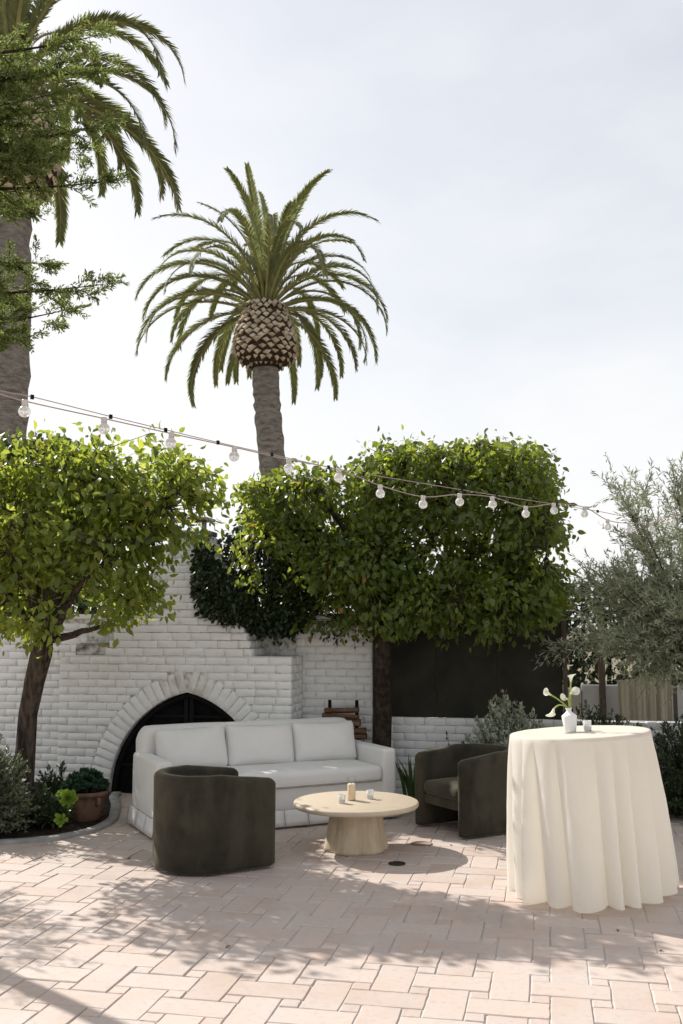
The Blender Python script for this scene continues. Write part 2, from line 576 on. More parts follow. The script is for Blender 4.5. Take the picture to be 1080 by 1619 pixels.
PP, GAP = .2775, .0056
PL, PW, PS = PP * 4 / 3 - GAP, PP * 2 / 3 - GAP, PP / 3 - GAP
big = [paver_mesh(PL, PW, s) for s in range(5)]
sml = [paver_mesh(PS, PS, 20 + s) for s in range(4)]
big_me = [Geo().add(*q).mesh('paver', M['paver']) for q in big]
sml_me = [Geo().add(*q).mesh('small_paver', M['paver']) for q in sml]
cand = {'b': [], 's': []}
rest = Geo()
for i in range(-34, 24):
    for j in range(-8, 38):
        x, y = i * PP + .06, j * PP + .02
        if -9.3 < x < 6.3 and -2.5 < y < 10.6:
            cand['b'].append((x, y, (i + j) % 2))
        x2, y2 = x + PP / 2, y + PP / 2
        if -9.3 < x2 < 6.3 and -2.5 < y2 < 10.6:
            cand['s'].append((x2, y2, 0))
for kind, mes, raw, nm in (('b', big_me, big, 'paver'), ('s', sml_me, sml, 'small_paver')):
    lst = cand[kind]
    vis = sorted([c for c in lst if in_view(c[0], c[1])], key=lambda c: c[0] ** 2 + c[1] ** 2)
    near = set(vis[:296])
    for c in lst:
        k = random.randrange(len(mes))
        rz = (math.pi / 2 if c[2] else 0) + random.choice((0, math.pi)) + random.uniform(-.006, .006)
        dz = random.uniform(-.0022, .0022)
        tx, ty = random.uniform(-.004, .004), random.uniform(-.004, .004)
        if c in near:
            place(nm, mes[k], patio, (c[0] + random.uniform(-.0012, .0012), c[1] + random.uniform(-.0012, .0012), dz), (tx, ty, rz))
        else:
            cs, sn = math.cos(rz), math.sin(rz)
            v = [(c[0] + p[0] * cs - p[1] * sn, c[1] + p[0] * sn + p[1] * cs, p[2] + dz) for p in raw[k][0]]
            rest.add(v, raw[k][1])
o = rest.obj('farther_pavers', M['paver'], patio)
o['kind'] = 'stuff'

# ------------------------------------------------------------------ brickwork
BH, BL = .0787, .214            # course height, brick pitch


def brick_mesh(seed):
    r = random.Random(100 + seed)
    lx, hz_, nx, nz = BL - .0035, BH - .0038, 6, 5
    vs, fs = [], []
    US, VS = [0, .028, .33, .67, .972, 1], [0, .09, .55, .92, 1]
    for j in range(nz):
        for i in range(nx):
            u, v = US[i], VS[j]
            x, z = (u - .5) * lx, (v - .5) * hz_
            edge = (i in (0, nx - 1)) or (j in (0, nz - 1))
            y = r.uniform(-.0028, .0028) + (.0042 + r.uniform(0, .0035) if edge else 0)
            if i in (0, nx - 1) and j in (0, nz - 1):
                y += .003
            if j == 0:
                z += r.uniform(-.0025, .004)
            elif j == nz - 1:
                z += r.uniform(-.003, .0015)
            elif not edge:
                z += r.uniform(-.002, .002)
            if i in (0, nx - 1):
                x += r.uniform(-.002, .002)
            vs.append((x, y, z))
    for j in range(nz - 1):
        for i in range(nx - 1):
            a = j * nx + i
            fs.append((a, a + 1, a + nx + 1, a + nx))
    loop = [i for i in range(nx)] + [j * nx + nx - 1 for j in range(1, nz)] + [(nz - 1) * nx + i for i in range(nx - 2, -1, -1)] + [j * nx for j in range(nz - 2, 0, -1)]
    n0 = len(vs)
    for k in loop:
        vs.append((vs[k][0], .05, vs[k][2]))
    L = len(loop)
    for k in range(L):
        k2 = (k + 1) % L
        fs.append((loop[k2], loop[k], n0 + k, n0 + k2))
    return Geo().add(vs, fs).mesh('brick', M['brick'], True)


BR = [brick_mesh(s) for s in range(12)]


def brick(parent, x, y, z, length=None, rz=0.0, ry=0.0, jit=.0025, hs=1.0):
    s = 1.0 if length is None else (length - .0035) / (BL - .0035)
    flip = random.choice((0, math.pi)) if False else 0
    return place('brick', random.choice(BR), parent, (x, y + random.uniform(-jit, jit), z + random.uniform(-.0015, .0015)),
                 (random.uniform(-.012, .012), ry + random.uniform(-.008, .008) + flip, rz + random.uniform(-.006, .006)), (s, 1, hs))


def course(parent, x0, x1, y, z, off):
    """one course of bricks between x0 and x1, end pieces cut"""
    x = x0
    first = BL * (.5 if off else 1.0)
    while x < x1 - .012:
        l = first if x == x0 else BL * random.uniform(.94, 1.06)
        if x1 - (x + l) < .06:
            l = x1 - x
        l = min(l, x1 - x)
        brick(parent, x + l / 2, y, z, l)
        x += l


# --- garden wall (tall, behind)
WY = 10.25
wall = empty('garden_wall', (-4.0, WY, 0))
tag(wall, 'tall white painted brick wall behind the fireplace and the left tree', 'wall')
g = Geo(); g.box(-9.0 + 4, -1.80 + 4, .010, .24, -.05, 1.775)
g.obj('wall_core', M['brickcore'], wall)
NC = 22
for c in range(NC):
    z = BH * (c + .5)
    course(wall, -6.25 + 4, -4.98 + 4, 0, z, c % 2)
    course(wall, -2.62 + 4, -1.80 + 4, 0, z, c % 2)
g = Geo(); g.box(-9.0 + 4, -1.80 + 4, -.012, .26, 1.777, 1.83)
g.obj('coping', M['brick'], wall, bevel=.012)

# --- low wall below the dark screen
low = empty('low_wall', (0, WY, 0))
tag(low, 'low white painted brick wall below the dark screen', 'wall')
g = Geo(); g.box(-1.795, 3.6, .010, .24, -.05, .765)
g.obj('wall_core', M['brickcore'], low)
for c in range(10):
    course(low, -1.795, .16, 0, BH * (c + .5) - .01, c % 2)
    if c > 4:
        course(low, .9, 2.0, 0, BH * (c + .5) - .01, c % 2)

# --- fireplace with pointed arch and stepped chimney
FY, FX0, FX1, FXC, FZ = 9.75, -5.04, -2.53, -3.63, 18 * BH - .03
fire = empty('brick_fireplace', (FXC, FY, 0))
tag(fire, 'white painted brick outdoor fireplace with pointed arch and stepped chimney', 'fireplace')
AW, AH = .83, 1.03
AXC = (AH ** 2 - AW ** 2) / (2 * AW)
AR = AXC + AW
RING = .215


def arch_z(x, rr):
    """height of the pointed arch of radius rr over x (0 where outside)"""
    d = rr ** 2 - (abs(x) + AXC) ** 2
    return math.sqrt(d) if d > 0 else 0.0


def arch_x(z, rr):
    d = rr ** 2 - z ** 2
    return math.sqrt(d) - AXC if d > AXC ** 2 else 0.0


x0, x1 = FX0 - FXC, FX1 - FXC
xs = sorted(set([x0 + .01, x1 - .01] + [(-AW - .003) + (2 * AW + .006) * i / 48 for i in range(49)]))
g = Geo()
yF, yB = .010, .49
for a, c in zip(xs[:-1], xs[1:]):
    za, zc = arch_z(a, AR), arch_z(c, AR)
    g.add([(a, yF, za), (c, yF, zc), (c, yF, FZ), (a, yF, FZ)], [(0, 1, 2, 3)])
    if za > 0 or zc > 0:
        g.add([(a, yF, za), (c, yF, zc), (c, yB - .02, zc), (a, yB - .02, za)], [(3, 2, 1, 0)])
    g.add([(a, yF, FZ), (c, yF, FZ), (c, yB, FZ), (a, yB, FZ)], [(0, 1, 2, 3)])
xq = x0 + .01
g.add([(xq, yF, -.02), (xq, yB, -.02), (xq, yB, FZ), (xq, yF, FZ)], [(3, 2, 1, 0)])
xq = x1 - .01
g.add([(xq, yF, -.02), (xq, yB, -.02), (xq, yB, FZ), (xq, yF, FZ)], [(0, 1, 2, 3)])
g.obj('wall_core', M['brickcore'], fire)
for c in range(18):
    z = BH * (c + .5) - .03
    ext = arch_x(z, AR + RING)
    q = .045 if c % 2 else 0.0
    if ext > 0:
        course(fire, x0, -ext, 0, z, c % 2)
        course(fire, ext, x1, 0, z, (c + 1) % 2)
    else:
        course(fire, x0, x1, 0, z, c % 2)
    # returns on the right-hand side and left-hand side
    for (xx, rz) in ((x1, math.pi / 2), (x0, -math.pi / 2)):
        if c % 2:
            brick(fire, xx, .12, z, .2, rz); brick(fire, xx, .35, z, .24, rz)
        else:
            brick(fire, xx, .07, z, .115, rz); brick(fire, xx, .235, z, .2, rz); brick(fire, xx, .41, z, .14, rz)
phi0 = math.acos(-AXC / AR)
NV = 18
for s in (-1, 1):
    for k in range(NV):
        ph = math.pi - (math.pi - phi0) * (k + .5) / NV
        rm = AR + RING / 2 + (.01 if k == NV - 1 else 0)
        px, pz = AXC + rm * math.cos(ph), rm * math.sin(ph)
        ry = -ph                      # brick length along the radius
        wdt = (math.pi - phi0) * (AR + RING * .5) / NV
        o = brick(fire, -s * px if s > 0 else px, .001, pz, RING, 0, ry if s < 0 else math.pi + ph, .003, wdt / BH)
        if k >= NV - 3:                    # smoke stains over the point of the arch
            o.material_slots[0].link = 'OBJECT'
            o.material_slots[0].material = M['sooted_brick']
g = Geo(); g.box(-AW - .05, AW + .05, .46, .475, -.02, AH + .1)
g.obj('firebox_back', M['char'], fire)
g = Geo(); g.box(-AW - .05, AW + .05, .05, .46, -.02, .006)
g.obj('hearth', M['char'], fire)
# iron screen set in the arch
scr = Geo()
xs2 = [-AW + 2 * AW * i / 40 for i in range(41)]
for a, c in zip(xs2[:-1], xs2[1:]):
    scr.add([(a, .11, .0), (c, .11, .0), (c, .11, arch_z(c, AR - .02)), (a, .11, arch_z(a, AR - .02))], [(0, 1, 2, 3)])
scr_o = scr.obj('fire_screen', M['char'], fire)
fr_ = Geo()
pts = []
for k in range(25):
    ph = math.pi - (math.pi - phi0) * k / 24
    pts.append((AXC + (AR - .035) * math.cos(ph), .085, (AR - .035) * math.sin(ph)))
pts += [(-p[0], p[1], p[2]) for p in reversed(pts[:-1])]
fr_.tube(pts, .032, 6)
fr_.obj('frame', M['iron'], scr_o, True)
for xx, ww in ((-.03, .022), (.03, .022)):
    g = Geo(); g.box(xx - ww, xx + ww, .07, .105, .0, arch_z(.05, AR) - .03)
    g.obj('stile', M['iron'], scr_o, bevel=.004)
for zz in (.28, .56, .78):
    hw = arch_x(zz, AR) - .03
    g = Geo(); g.box(-hw, hw, .082, .104, zz - .012, zz + .012)
    g.obj('rail', M['iron'], scr_o, bevel=.004)
# ledge coping and flue block
g = Geo(); g.box(x0 - .004, x1 + .004, .004, .49, FZ + .001, FZ + .008)
g.obj('mantel_skim', M['brick'], fire)
g = Geo(); g.box(x0 + .12, x0 + .50, .10, .46, FZ + .009, FZ + .135)
g.obj('sooty_ledge_block', M['soot'], fire, bevel=.012)
CX = -3.74 - FXC
chim = Geo()
half, z, fy = .80, FZ + .008, .012
rows = []
for k in range(16):
    rows.append((half, z, fy))
    chim.box(CX - half + .012, CX + half - .012, fy + .012, .489 - .001 * (k % 2), z, z + BH)
    z += BH
    if half > .27:
        half -= .037
        fy += .019
    else:
        fy += .002
chim_o = chim.obj('chimney', M['brickcore'], fire)
for k, (half, z, fy) in enumerate(rows):
    course(chim_o, CX - half, CX + half, fy, z + BH / 2, k % 2)
    d = .489 - fy
    for sd_ in (1, -1):
        o = brick(chim_o, CX + sd_ * half, fy + d * .28, z + BH / 2, d * .5, sd_ * math.pi / 2)
        o = brick(chim_o, CX + sd_ * half, fy + d * .76, z + BH / 2, d * .46, sd_ * math.pi / 2)
zt = rows[-1][1] + BH
g = Geo(); g.box(CX - .25, CX + .25, .21, .49, zt + .002, zt + .05)
g.box(CX - .20, CX - .16, .22, .28, zt + .05, zt + .16); g.box(CX + .16, CX + .20, .22, .28, zt + .05, zt + .16)
g.box(CX - .23, CX + .23, .20, .48, zt + .161, zt + .195)
g.obj('chimney_cap', M['soot'], chim_o, bevel=.006)

# --- dark screen above the low wall
sc_ = empty('privacy_screen', (-.85, WY + .1, .77))
tag(sc_, 'tall dark mesh privacy screen behind the right pear tree', 'screen')
for k, (a, c) in enumerate(((-.90, -.30), (-.285, .32), (.335, .97))):
    g = Geo(); g.box(a, c, 0, .02, .0, 1.02)
    g.obj('panel', M['screen'], sc_)
for xx in (-.2925, .3275):
    g = Geo(); g.box(xx - .018, xx + .018, .022, .06, .0, 1.0)
    g.obj('stud', M['timber'], sc_)
g = Geo(); g.box(-.975, -.905, -.06, .05, -.005, 1.03)
g.obj('post', M['post'], sc_, bevel=.005)
g = Geo(); g.box(.975, 1.02, -.04, .05, -.005, 1.03)
g.obj('post', M['timber'], sc_, bevel=.005)
g = Geo(); g.box(-.905, .975, -.012, .034, 1.022, 1.05)
g.obj('top_rail', M['timber'], sc_, bevel=.004)

# ------------------------------------------------------------------ leaves and trees
LEAF = np.array([(0, 0, 0), (.30, .27, .05), (.30, -.27, .05), (.30, 0, -.02), (.64, .24, .02), (.64, -.24, .02), (.64, 0, -.05), (1.0, 0, -.16)])
LEAF_F = np.array([(0, 3, 1), (0, 2, 3), (1, 3, 6), (1, 6, 4), (3, 2, 5), (3, 5, 6), (4, 6, 7), (6, 5, 7)])
BLADE = np.array([(0, 0, 0), (.45, .085, .02), (.45, -.085, .02), (1.0, 0, -.05)])
BLADE_F = np.array([(0, 2, 1), (1, 2, 3)])


def scatter(name, mat, pos, direc, size, T=LEAF, F=LEAF_F, rg=rng, wide=None):
    """one mesh of many leaves: base point, pointing direction, length"""
    pos = np.asarray(pos, float); d = np.asarray(direc, float)
    n = len(pos)
    d = d / (np.linalg.norm(d, axis=1, keepdims=True) + 1e-9)
    rnd = rg.normal(size=(n, 3))
    s = np.cross(d, rnd); s /= (np.linalg.norm(s, axis=1, keepdims=True) + 1e-9)
    u = np.cross(s, d)
    sz = np.asarray(size)[:, None, None]
    w = 1.0 if wide is None else wide[:, None, None]
    v = pos[:, None, :] + sz * (T[None, :, 0:1] * d[:, None, :] + w * T[None, :, 1:2] * s[:, None, :] + T[None, :, 2:3] * u[:, None, :])
    f = F[None] + (np.arange(n) * len(T))[:, None, None]
    return np_mesh(name, v.reshape(-1, 3), f.reshape(-1, 3), mat)


def bez(a, b, c, n):
    return [tuple((1 - t) ** 2 * np.array(a) + 2 * t * (1 - t) * np.array(b) + t * t * np.array(c)) for t in [i / (n - 1) for i in range(n)]]


def broad_tree(root, trunk, trunk_r, vols, n_clu, per, leaf, mat, bark, seed, shell=.5, n_limb=8, n_sec=40, spread=.13, gap=0.0, spare=(), edge_n=.20):
    """trunk polyline, limbs, twigs and drooping leaves filling the given rounded volumes (centre, radii, power, share)"""
    rg = np.random.default_rng(seed)
    rnd = random.Random(seed)
    g = Geo()
    g.tube(trunk, trunk_r, 14, .22)
    fork = np.array(trunk[-1])
    share = np.array([v[3] for v in vols], float); share /= share.sum()
    pts = []
    while len(pts) < n_clu:
        ce, ra, pw, _, *dense = vols[rg.choice(len(vols), p=share)]
        q = rg.uniform(-1.12, 1.12, 3)
        m = (np.abs(q) ** pw).sum() ** (1 / pw)
        p = np.array(ce) + q * np.array(ra)
        if m > 1 + edge_n * mnoise.noise(Vector(p * 2.6) + Vector((0, seed, 0))) - .06:
            continue
        if rg.random() > shell + (1 - shell) * m ** 2.5:
            continue
        skip = False
        for (sp, sr) in spare:  # leaf clusters left out along the sun line so light reaches each point
            e = Vector(p) - Vector(sp)
            if (e - SUN_N * e.dot(SUN_N)).length < sr:
                skip = True
        if skip:
            continue
        if gap and not dense and mnoise.noise(Vector(p * 1.9) + Vector((seed, 0, 0))) < -gap:
            continue
        pts.append(p)
    pts = np.array(pts)
    nodes = [fork]
    lim = Geo()

    def limb(a, c, r0, r1, n=9, up=.25):
        a = np.array(a); c = np.array(c)
        mid = (a + c) / 2 + rg.normal(0, .07, 3) * np.linalg.norm(c - a) + np.array((0, 0, up * np.linalg.norm(c - a) * .4))
        p = bez(a, mid, c, n)
        p = [tuple(np.array(q) + rg.normal(0, .012, 3) * (0 < i < n - 1)) for i, q in enumerate(p)]
        lim.tube(p, [r0 + (r1 - r0) * i / (n - 1) for i in range(n)], 7, .2)
        return [np.array(q) for q in p]
    sel = []
    for _ in range(n_limb):
        best = None
        for _ in range(30):
            c = pts[rg.integers(len(pts))]
            sc = min([np.linalg.norm(c - s) for s in sel] + [2.0]) + .3 * np.linalg.norm(c - fork)
            if best is None or sc > best[0]:
                best = (sc, c)
        sel.append(best[1])
        p = limb(fork - np.array((0, 0, rg.uniform(0, .08))), fork + (best[1] - fork) * .86, trunk_r[-1] * rg.uniform(.45, .62), .014)
        nodes += p[2:]
    for _ in range(n_sec):
        c = pts[rg.integers(len(pts))]
        na = np.array(nodes)
        a = na[np.argmin(np.linalg.norm(na - c, axis=1))]
        if np.linalg.norm(c - a) < .15:
            continue
        nodes += limb(a, a + (c - a) * .9, .014, .006, 6, .1)[1:]
    na = np.array(nodes)
    pos, dr, sz = [], [], []
    cen = np.average([v[0] for v in vols], axis=0, weights=share)
    for c in pts:
        dd = np.linalg.norm(na - c, axis=1)
        a = na[np.argmin(dd)]
        lim.tube([a, (a + c) / 2 + rg.normal(0, .02, 3), c], [.005, .004, .0025], 3)
        out = (c - a); out = out / (np.linalg.norm(out) + 1e-6)
        k = max(3, int(rg.normal(per, 1.6)))
        for i in range(k):
            t = rg.uniform(-.25, 1.0)
            b0 = c + out * (t - .4) * spread + rg.normal(0, spread * .42, 3)
            d = out * .45 + rg.normal(0, .52, 3) + np.array((0, 0, -.62))
            pos.append(b0); dr.append(d); sz.append(leaf * (.55 + .85 * rg.random() ** .8))
    tr = g.obj('trunk', bark, root, True)
    lim.obj('limbs', bark, tr, True)
    me = scatter('crown', mat, pos, dr, sz, rg=rg, wide=rg.uniform(.7, 1.15, len(pos)))
    place('crown', me, root)
    return pts


# left pear tree
lt = empty('pear_tree', (0, 0, 0))
tag(lt, 'sunlit yellow green pear tree with leaning trunk left of the fireplace', 'tree', 'pear trees')
broad_tree(lt, [(-4.47, 8.06, -.03), (-4.46, 8.04, .25), (-4.44, 8.02, .6), (-4.41, 7.99, .95), (-4.34, 7.95, 1.22), (-4.26, 7.90, 1.46), (-4.21, 7.84, 1.62)],
           [.115, .090, .081, .079, .085, .092, .075],
           [((-4.02, 7.62, 2.65), (1.02, .72, .62), 2.6, 1.0), ((-3.22, 7.76, 2.68), (.66, .46, .50), 2.4, .36), ((-3.30, 7.74, 2.70), (.60, .42, .46), 2.4, .22, True), ((-3.90, 7.64, 2.04), (.78, .56, .44), 2.4, .42),
            ((-4.72, 7.42, 2.55), (.66, .62, .75), 2.4, .36), ((-3.85, 7.58, 3.00), (.95, .60, .34), 2.4, .36), ((-3.36, 7.60, 2.02), (.34, .34, .26), 2.2, .08),
            ((-5.15, 8.85, 2.28), (.72, .56, .62), 2.6, .52, True), ((-4.98, 9.35, 2.62), (.52, .42, .50), 2.4, .34, True)],  # two dense rear lobes added to keep sun off the sofa
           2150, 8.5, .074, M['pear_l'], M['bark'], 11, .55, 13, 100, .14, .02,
           spare=[((-1.44, 7.75, .36), .50), ((-3.15, 6.05, 0), .36), ((-.75, 7.55, 0), .30)])  # crown opened towards the sun to light coffee table and paving

# right pear tree, clipped like a hedge on a stem
rt = empty('pear_tree', (0, 0, 0))
tag(rt, 'broad dense box clipped pear tree in front of the dark screen', 'tree', 'pear trees')
broad_tree(rt, [(-1.66, 9.93, -.03), (-1.65, 9.93, .35), (-1.64, 9.93, .8), (-1.64, 9.92, 1.25), (-1.63, 9.92, 1.65), (-1.56, 9.92, 1.85)],
           [.125, .10, .092, .090, .095, .085],
           [((-.95, 9.95, 2.66), (1.12, .78, .84), 9, 1.0), ((-2.22, 9.72, 2.58), (.76, .62, .66), 6, .42), ((-1.75, 9.7, 2.05), (1.0, .6, .42), 3, .26),
            ((-.6, 9.85, 1.98), (.8, .6, .36), 3, .18), ((-.1, 10.05, 2.4), (.32, .6, .55), 3, .10)],
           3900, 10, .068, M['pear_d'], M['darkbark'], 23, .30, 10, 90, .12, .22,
           spare=[((-.80, 8.56, .42), .33), ((-1.44, 7.75, .36), .45)], edge_n=.07)  # crown opened towards the sun to light armchair seat and table

# tall hedge beyond the wall, inferred from its shade, raised to shade the sofa
hd = empty('tall_hedge', (-6.85, 10.8, 0))
tag(hd, 'tall clipped hedge beyond the wall behind the left pear tree, shading the sofa', 'hedge')
rg = np.random.default_rng(55)
pos, dr, sz = [], [], []
hst = Geo()
for k in range(12):
    x = -1.55 + k * .28
    hst.tube([(x, 0, -.05), (x + rg.normal(0, .05), rg.normal(0, .05), 1.6), (x + rg.normal(0, .1), rg.normal(0, .1), 3.3)], [.05, .04, .015], 7, .2)
while len(pos) < 15000:
    q = rg.uniform(-1, 1, 3)
    m_ = (np.abs(q) ** 7).sum() ** (1 / 7)
    if m_ > 1 or rg.random() > .22 + m_ ** 5:
        continue
    p = np.array((0, 0, 2.35)) + q * np.array((1.65, .36, 1.56)) + rg.normal(0, .03, 3)
    pos.append(p); dr.append(np.array((q[0] * .3, q[1] * .5, -.2)) + rg.normal(0, .6, 3)); sz.append(rg.uniform(.07, .12))
hst.obj('stems', M['darkbark'], hd, True)
place('foliage', scatter('foliage', M['shrub'], pos, dr, sz, rg=rg), hd)

# ivy on the wall beside the chimney
iv = empty('ivy_mass', (-3.0, 10.35, 1.8))
tag(iv, 'dark ivy mass spilling over the wall between chimney and right pear tree', 'ivy')
rg = np.random.default_rng(5)
pos, dr, sz = [], [], []
lim = Geo()
while len(pos) < 13000:
    q = rg.uniform(-1, 1, 3)
    m_ = (np.abs(q) ** 3).sum() ** (1 / 3)
    if m_ > 1 or rg.random() > .15 + m_ ** 4:
        continue
    p = np.array((.02, -.26, .47)) + q * np.array((.68, .42, .66))
    e = Vector(p) + Vector((-3.0, 10.35, 1.8)) - Vector((-.80, 8.56, .42))
    if (e - SUN_N * e.dot(SUN_N)).length < .27:  # ivy opened along the sun line to light the armchair seat
        continue
    p[2] += .07 * mnoise.noise(Vector((p[0] * 5, p[1] * 5, 3)))
    pos.append(p); dr.append(np.array((q[0] * .4, -.3 + q[1] * .3, -.6)) + rg.normal(0, .5, 3)); sz.append(rg.uniform(.045, .08))
for k in range(14):
    x = rg.uniform(-.5, .7)
    lim.tube([(x, .0, -.35), (x + rg.normal(0, .1), -.1, .1), (x + rg.normal(0, .2), -.1 + rg.normal(0, .1), .7)], [.014, .01, .005], 5)
    # trailing stems that hang over the face of the wall
    L_ = rg.uniform(.1, .26)
    x = rg.uniform(-.45, 1.25)
    for t in np.linspace(0, 1, 16):
        pos.append(np.array((x + rg.normal(0, .03), -.17 + rg.normal(0, .03), -.08 - L_ * t))); dr.append(np.array((0, -.4, -.8)) + rg.normal(0, .4, 3)); sz.append(rg.uniform(.035, .06))
lim.obj('stems', M['darkbark'], iv, True)
place('foliage', scatter('foliage', M['ivy'], pos, dr, sz, rg=rg), iv)


# ------------------------------------------------------------------ palms
def frond_mesh(L, a0, droop, seed, nl=100, wid=.36):
    """an arching feather leaf in the x-z plane, base at the origin"""
    rg = np.random.default_rng(seed)
    n = 22
    pts, tg = [], []
    x = z = 0.0
    bend = rg.uniform(-.12, .12)
    for i in range(n):
        t = i / (n - 1)
        a = a0 - droop * t ** 1.35
        pts.append((x, bend * t * t * L * .4, z)); tg.append(a)
        x += math.cos(a) * L / (n - 1); z += math.sin(a) * L / (n - 1)
    g = Geo()
    g.tube(pts, [.045 * (1 - i / (n - 1)) ** .8 + .006 for i in range(n)], 5)
    rach = g
    P = np.array(pts)
    pos, V, Fc = [], [], []
    for k in range(nl):
        t = .10 + .90 * (k / (nl - 1)) ** .92
        fi = t * (n - 1); i0 = min(int(fi), n - 2); fr2 = fi - i0
        p = P[i0] * (1 - fr2) + P[i0 + 1] * fr2
        a = tg[i0] * (1 - fr2) + tg[i0 + 1] * fr2
        tan = np.array((math.cos(a), 0, math.sin(a))); nor = np.array((-math.sin(a), 0, math.cos(a)))
        ll = wid * (math.sin(math.pi * min(1, .12 + .80 * t)) ** .6) * rg.uniform(.85, 1.1)
        for s in (-1, 1):
            fwd = .80 + .50 * t + rg.normal(0, .08)
            lift = .50 + rg.normal(0, .16) - .25 * t
            d = tan * fwd + np.array((0, s, 0)) * .72 + nor * lift
            d /= np.linalg.norm(d)
            wv = np.cross(d, nor); wv /= np.linalg.norm(wv)
            mid = p + d * ll * .5 - np.array((0, 0, .02))
            tip = p + d * ll - np.array((0, 0, .10 * ll + rg.uniform(0, .05)))
            w = .017 * wid / .36
            b0 = len(V)
            V += [p - wv * w * .6, p + wv * w * .6, mid + wv * w, mid - wv * w, tip]
            Fc += [(b0, b0 + 1, b0 + 2), (b0, b0 + 2, b0 + 3), (b0 + 3, b0 + 2, b0 + 4)]
    me = rach.mesh('frond', M['rachis'], False)
    me2 = np_mesh('frond_leaflets', np.array(V), np.array(Fc), M['palm_leaf'])
    return me, me2


def palm(label, base, trunk_pts, trunk_r, zb, zt, rmax, L, n_fr, seed, sc=1.0, rows=12, around=18, nl=100, wid=.36):
    root = empty('date_palm', base)
    tag(root, label, 'palm tree', 'tall palms behind the wall')
    rg = np.random.default_rng(seed)
    g = Geo()
    tp = []
    tr = []
    n = 60
    for i in range(n):
        t = i / (n - 1) * (len(trunk_pts) - 1)
        k = min(int(t), len(trunk_pts) - 2); fr2 = t - k
        p = np.array(trunk_pts[k]) * (1 - fr2) + np.array(trunk_pts[k + 1]) * fr2
        tp.append(p); tr.append(trunk_r * (1 + .035 * ((i * 7) % 3 - 1) + .03 * math.sin(i * 1.7)))
    g.tube(tp, tr, 28, .10)
    g.obj('trunk', M['palm_trunk'], root, True)
    cx, cy = trunk_pts[-1][0], trunk_pts[-1][1]
    H = zt - zb

    def prof(t):
        return (trunk_r + (rmax - trunk_r) * math.sin(min(1, t / .28) * math.pi / 2) ** .8) * (1 - .40 * max(0, (t - .35) / .65) ** 1.6)
    g = Geo()
    g.lathe([(prof(i / 20) * .95, zb + H * i / 20) for i in range(21)], 28, (cx, cy, 0))
    core = g.obj('crown_base', M['bootcore'], root, True)
    # cut leaf bases: thick diamond stubs standing proud, in spiral rows
    me = Geo().add([(-.5, 0, .1), (0, 0, -.52), (.5, 0, .1), (0, 0, .55), (-.34, -.34, .0), (0, -.44, -.30), (.34, -.34, .0), (0, -.30, .26)],
                   [(0, 1, 5, 4), (1, 2, 6, 5), (2, 3, 7, 6), (3, 0, 4, 7), (4, 5, 6, 7)]).mesh('leaf_base', M['boot'])
    for r_ in range(rows):
        t = (r_ + .5) / rows
        for k in range(around):
            th = 2 * math.pi * (k + .5 * (r_ % 2)) / around + rg.normal(0, .02)
            rr = prof(t)
            w = 2 * math.pi * rr / around
            hgt = H / rows * 1.55
            place('leaf_base', me, core, (cx + rr * .94 * math.cos(th), cy + rr * .94 * math.sin(th), zb + H * t + rg.normal(0, .03)),
                  (rg.normal(-.12, .14), rg.normal(0, .16), th + math.pi / 2 + rg.normal(0, .1)), (w * rg.uniform(.78, 1.0), w * rg.uniform(.35, .85), hgt * rg.uniform(.68, 1.0)))
    kinds = []
    for k, (a0, dr) in enumerate([(88, 30), (84, 72), (76, 100), (68, 122), (58, 134), (50, 138), (42, 134), (34, 130), (26, 122), (16, 112), (6, 98)]):
        kinds.append([frond_mesh(L * (1.0 if 2 < k < 9 else .92), R(a0), R(dr), seed * 50 + k * 3 + v, nl, wid) for v in range(2)])
    for i in range(n_fr):
        t = (i + .5) / n_fr
        k = min(len(kinds) - 1, int(t ** .72 * len(kinds)))
        az = i * 2.39996 + rg.normal(0, .12)
        if k >= 6 and math.cos(az + 1.30) > .45:
            continue                       # old fronds on the near side have been cut off
        m1, m2 = kinds[k][i % 2]
        z0 = zt - .02 + .30 * sc * (1 - t) - .22 * sc * t
        r0 = .15 * sc + .32 * sc * t
        fo = place('frond', m1, root, (cx + r0 * math.cos(az), cy + r0 * math.sin(az), z0), (rg.normal(0, .10), rg.normal(0, .09), az), (rg.uniform(.86, 1.08),) * 3)
        place('leaflets', m2, fo)
    return root


palm('slender date palm with full crown rising between the two pear trees', (-8.2, 29.9, 0),
     [(.1, 0, -.1), (.05, 0, 3), (-.15, 0, 6.2), (-.38, 0, 8.4), (-.46, 0, 9.7), (-.47, 0, 10.2)], .42, 9.85, 11.95, 1.04, 4.75, 82, 3, 1.0, 14, 20, 150, .40)
palm('huge date palm cut off by the left edge of the picture', (-11.45, 19.0, 0),
     [(.16, 0, -.1), (.13, 0, 4), (.06, 0, 8), (-.03, 0, 11.1), (-.03, 0, 11.5)], .56, 10.95, 13.90, 1.16, 4.5, 56, 4, 1.35, 14, 20, 150, .46)

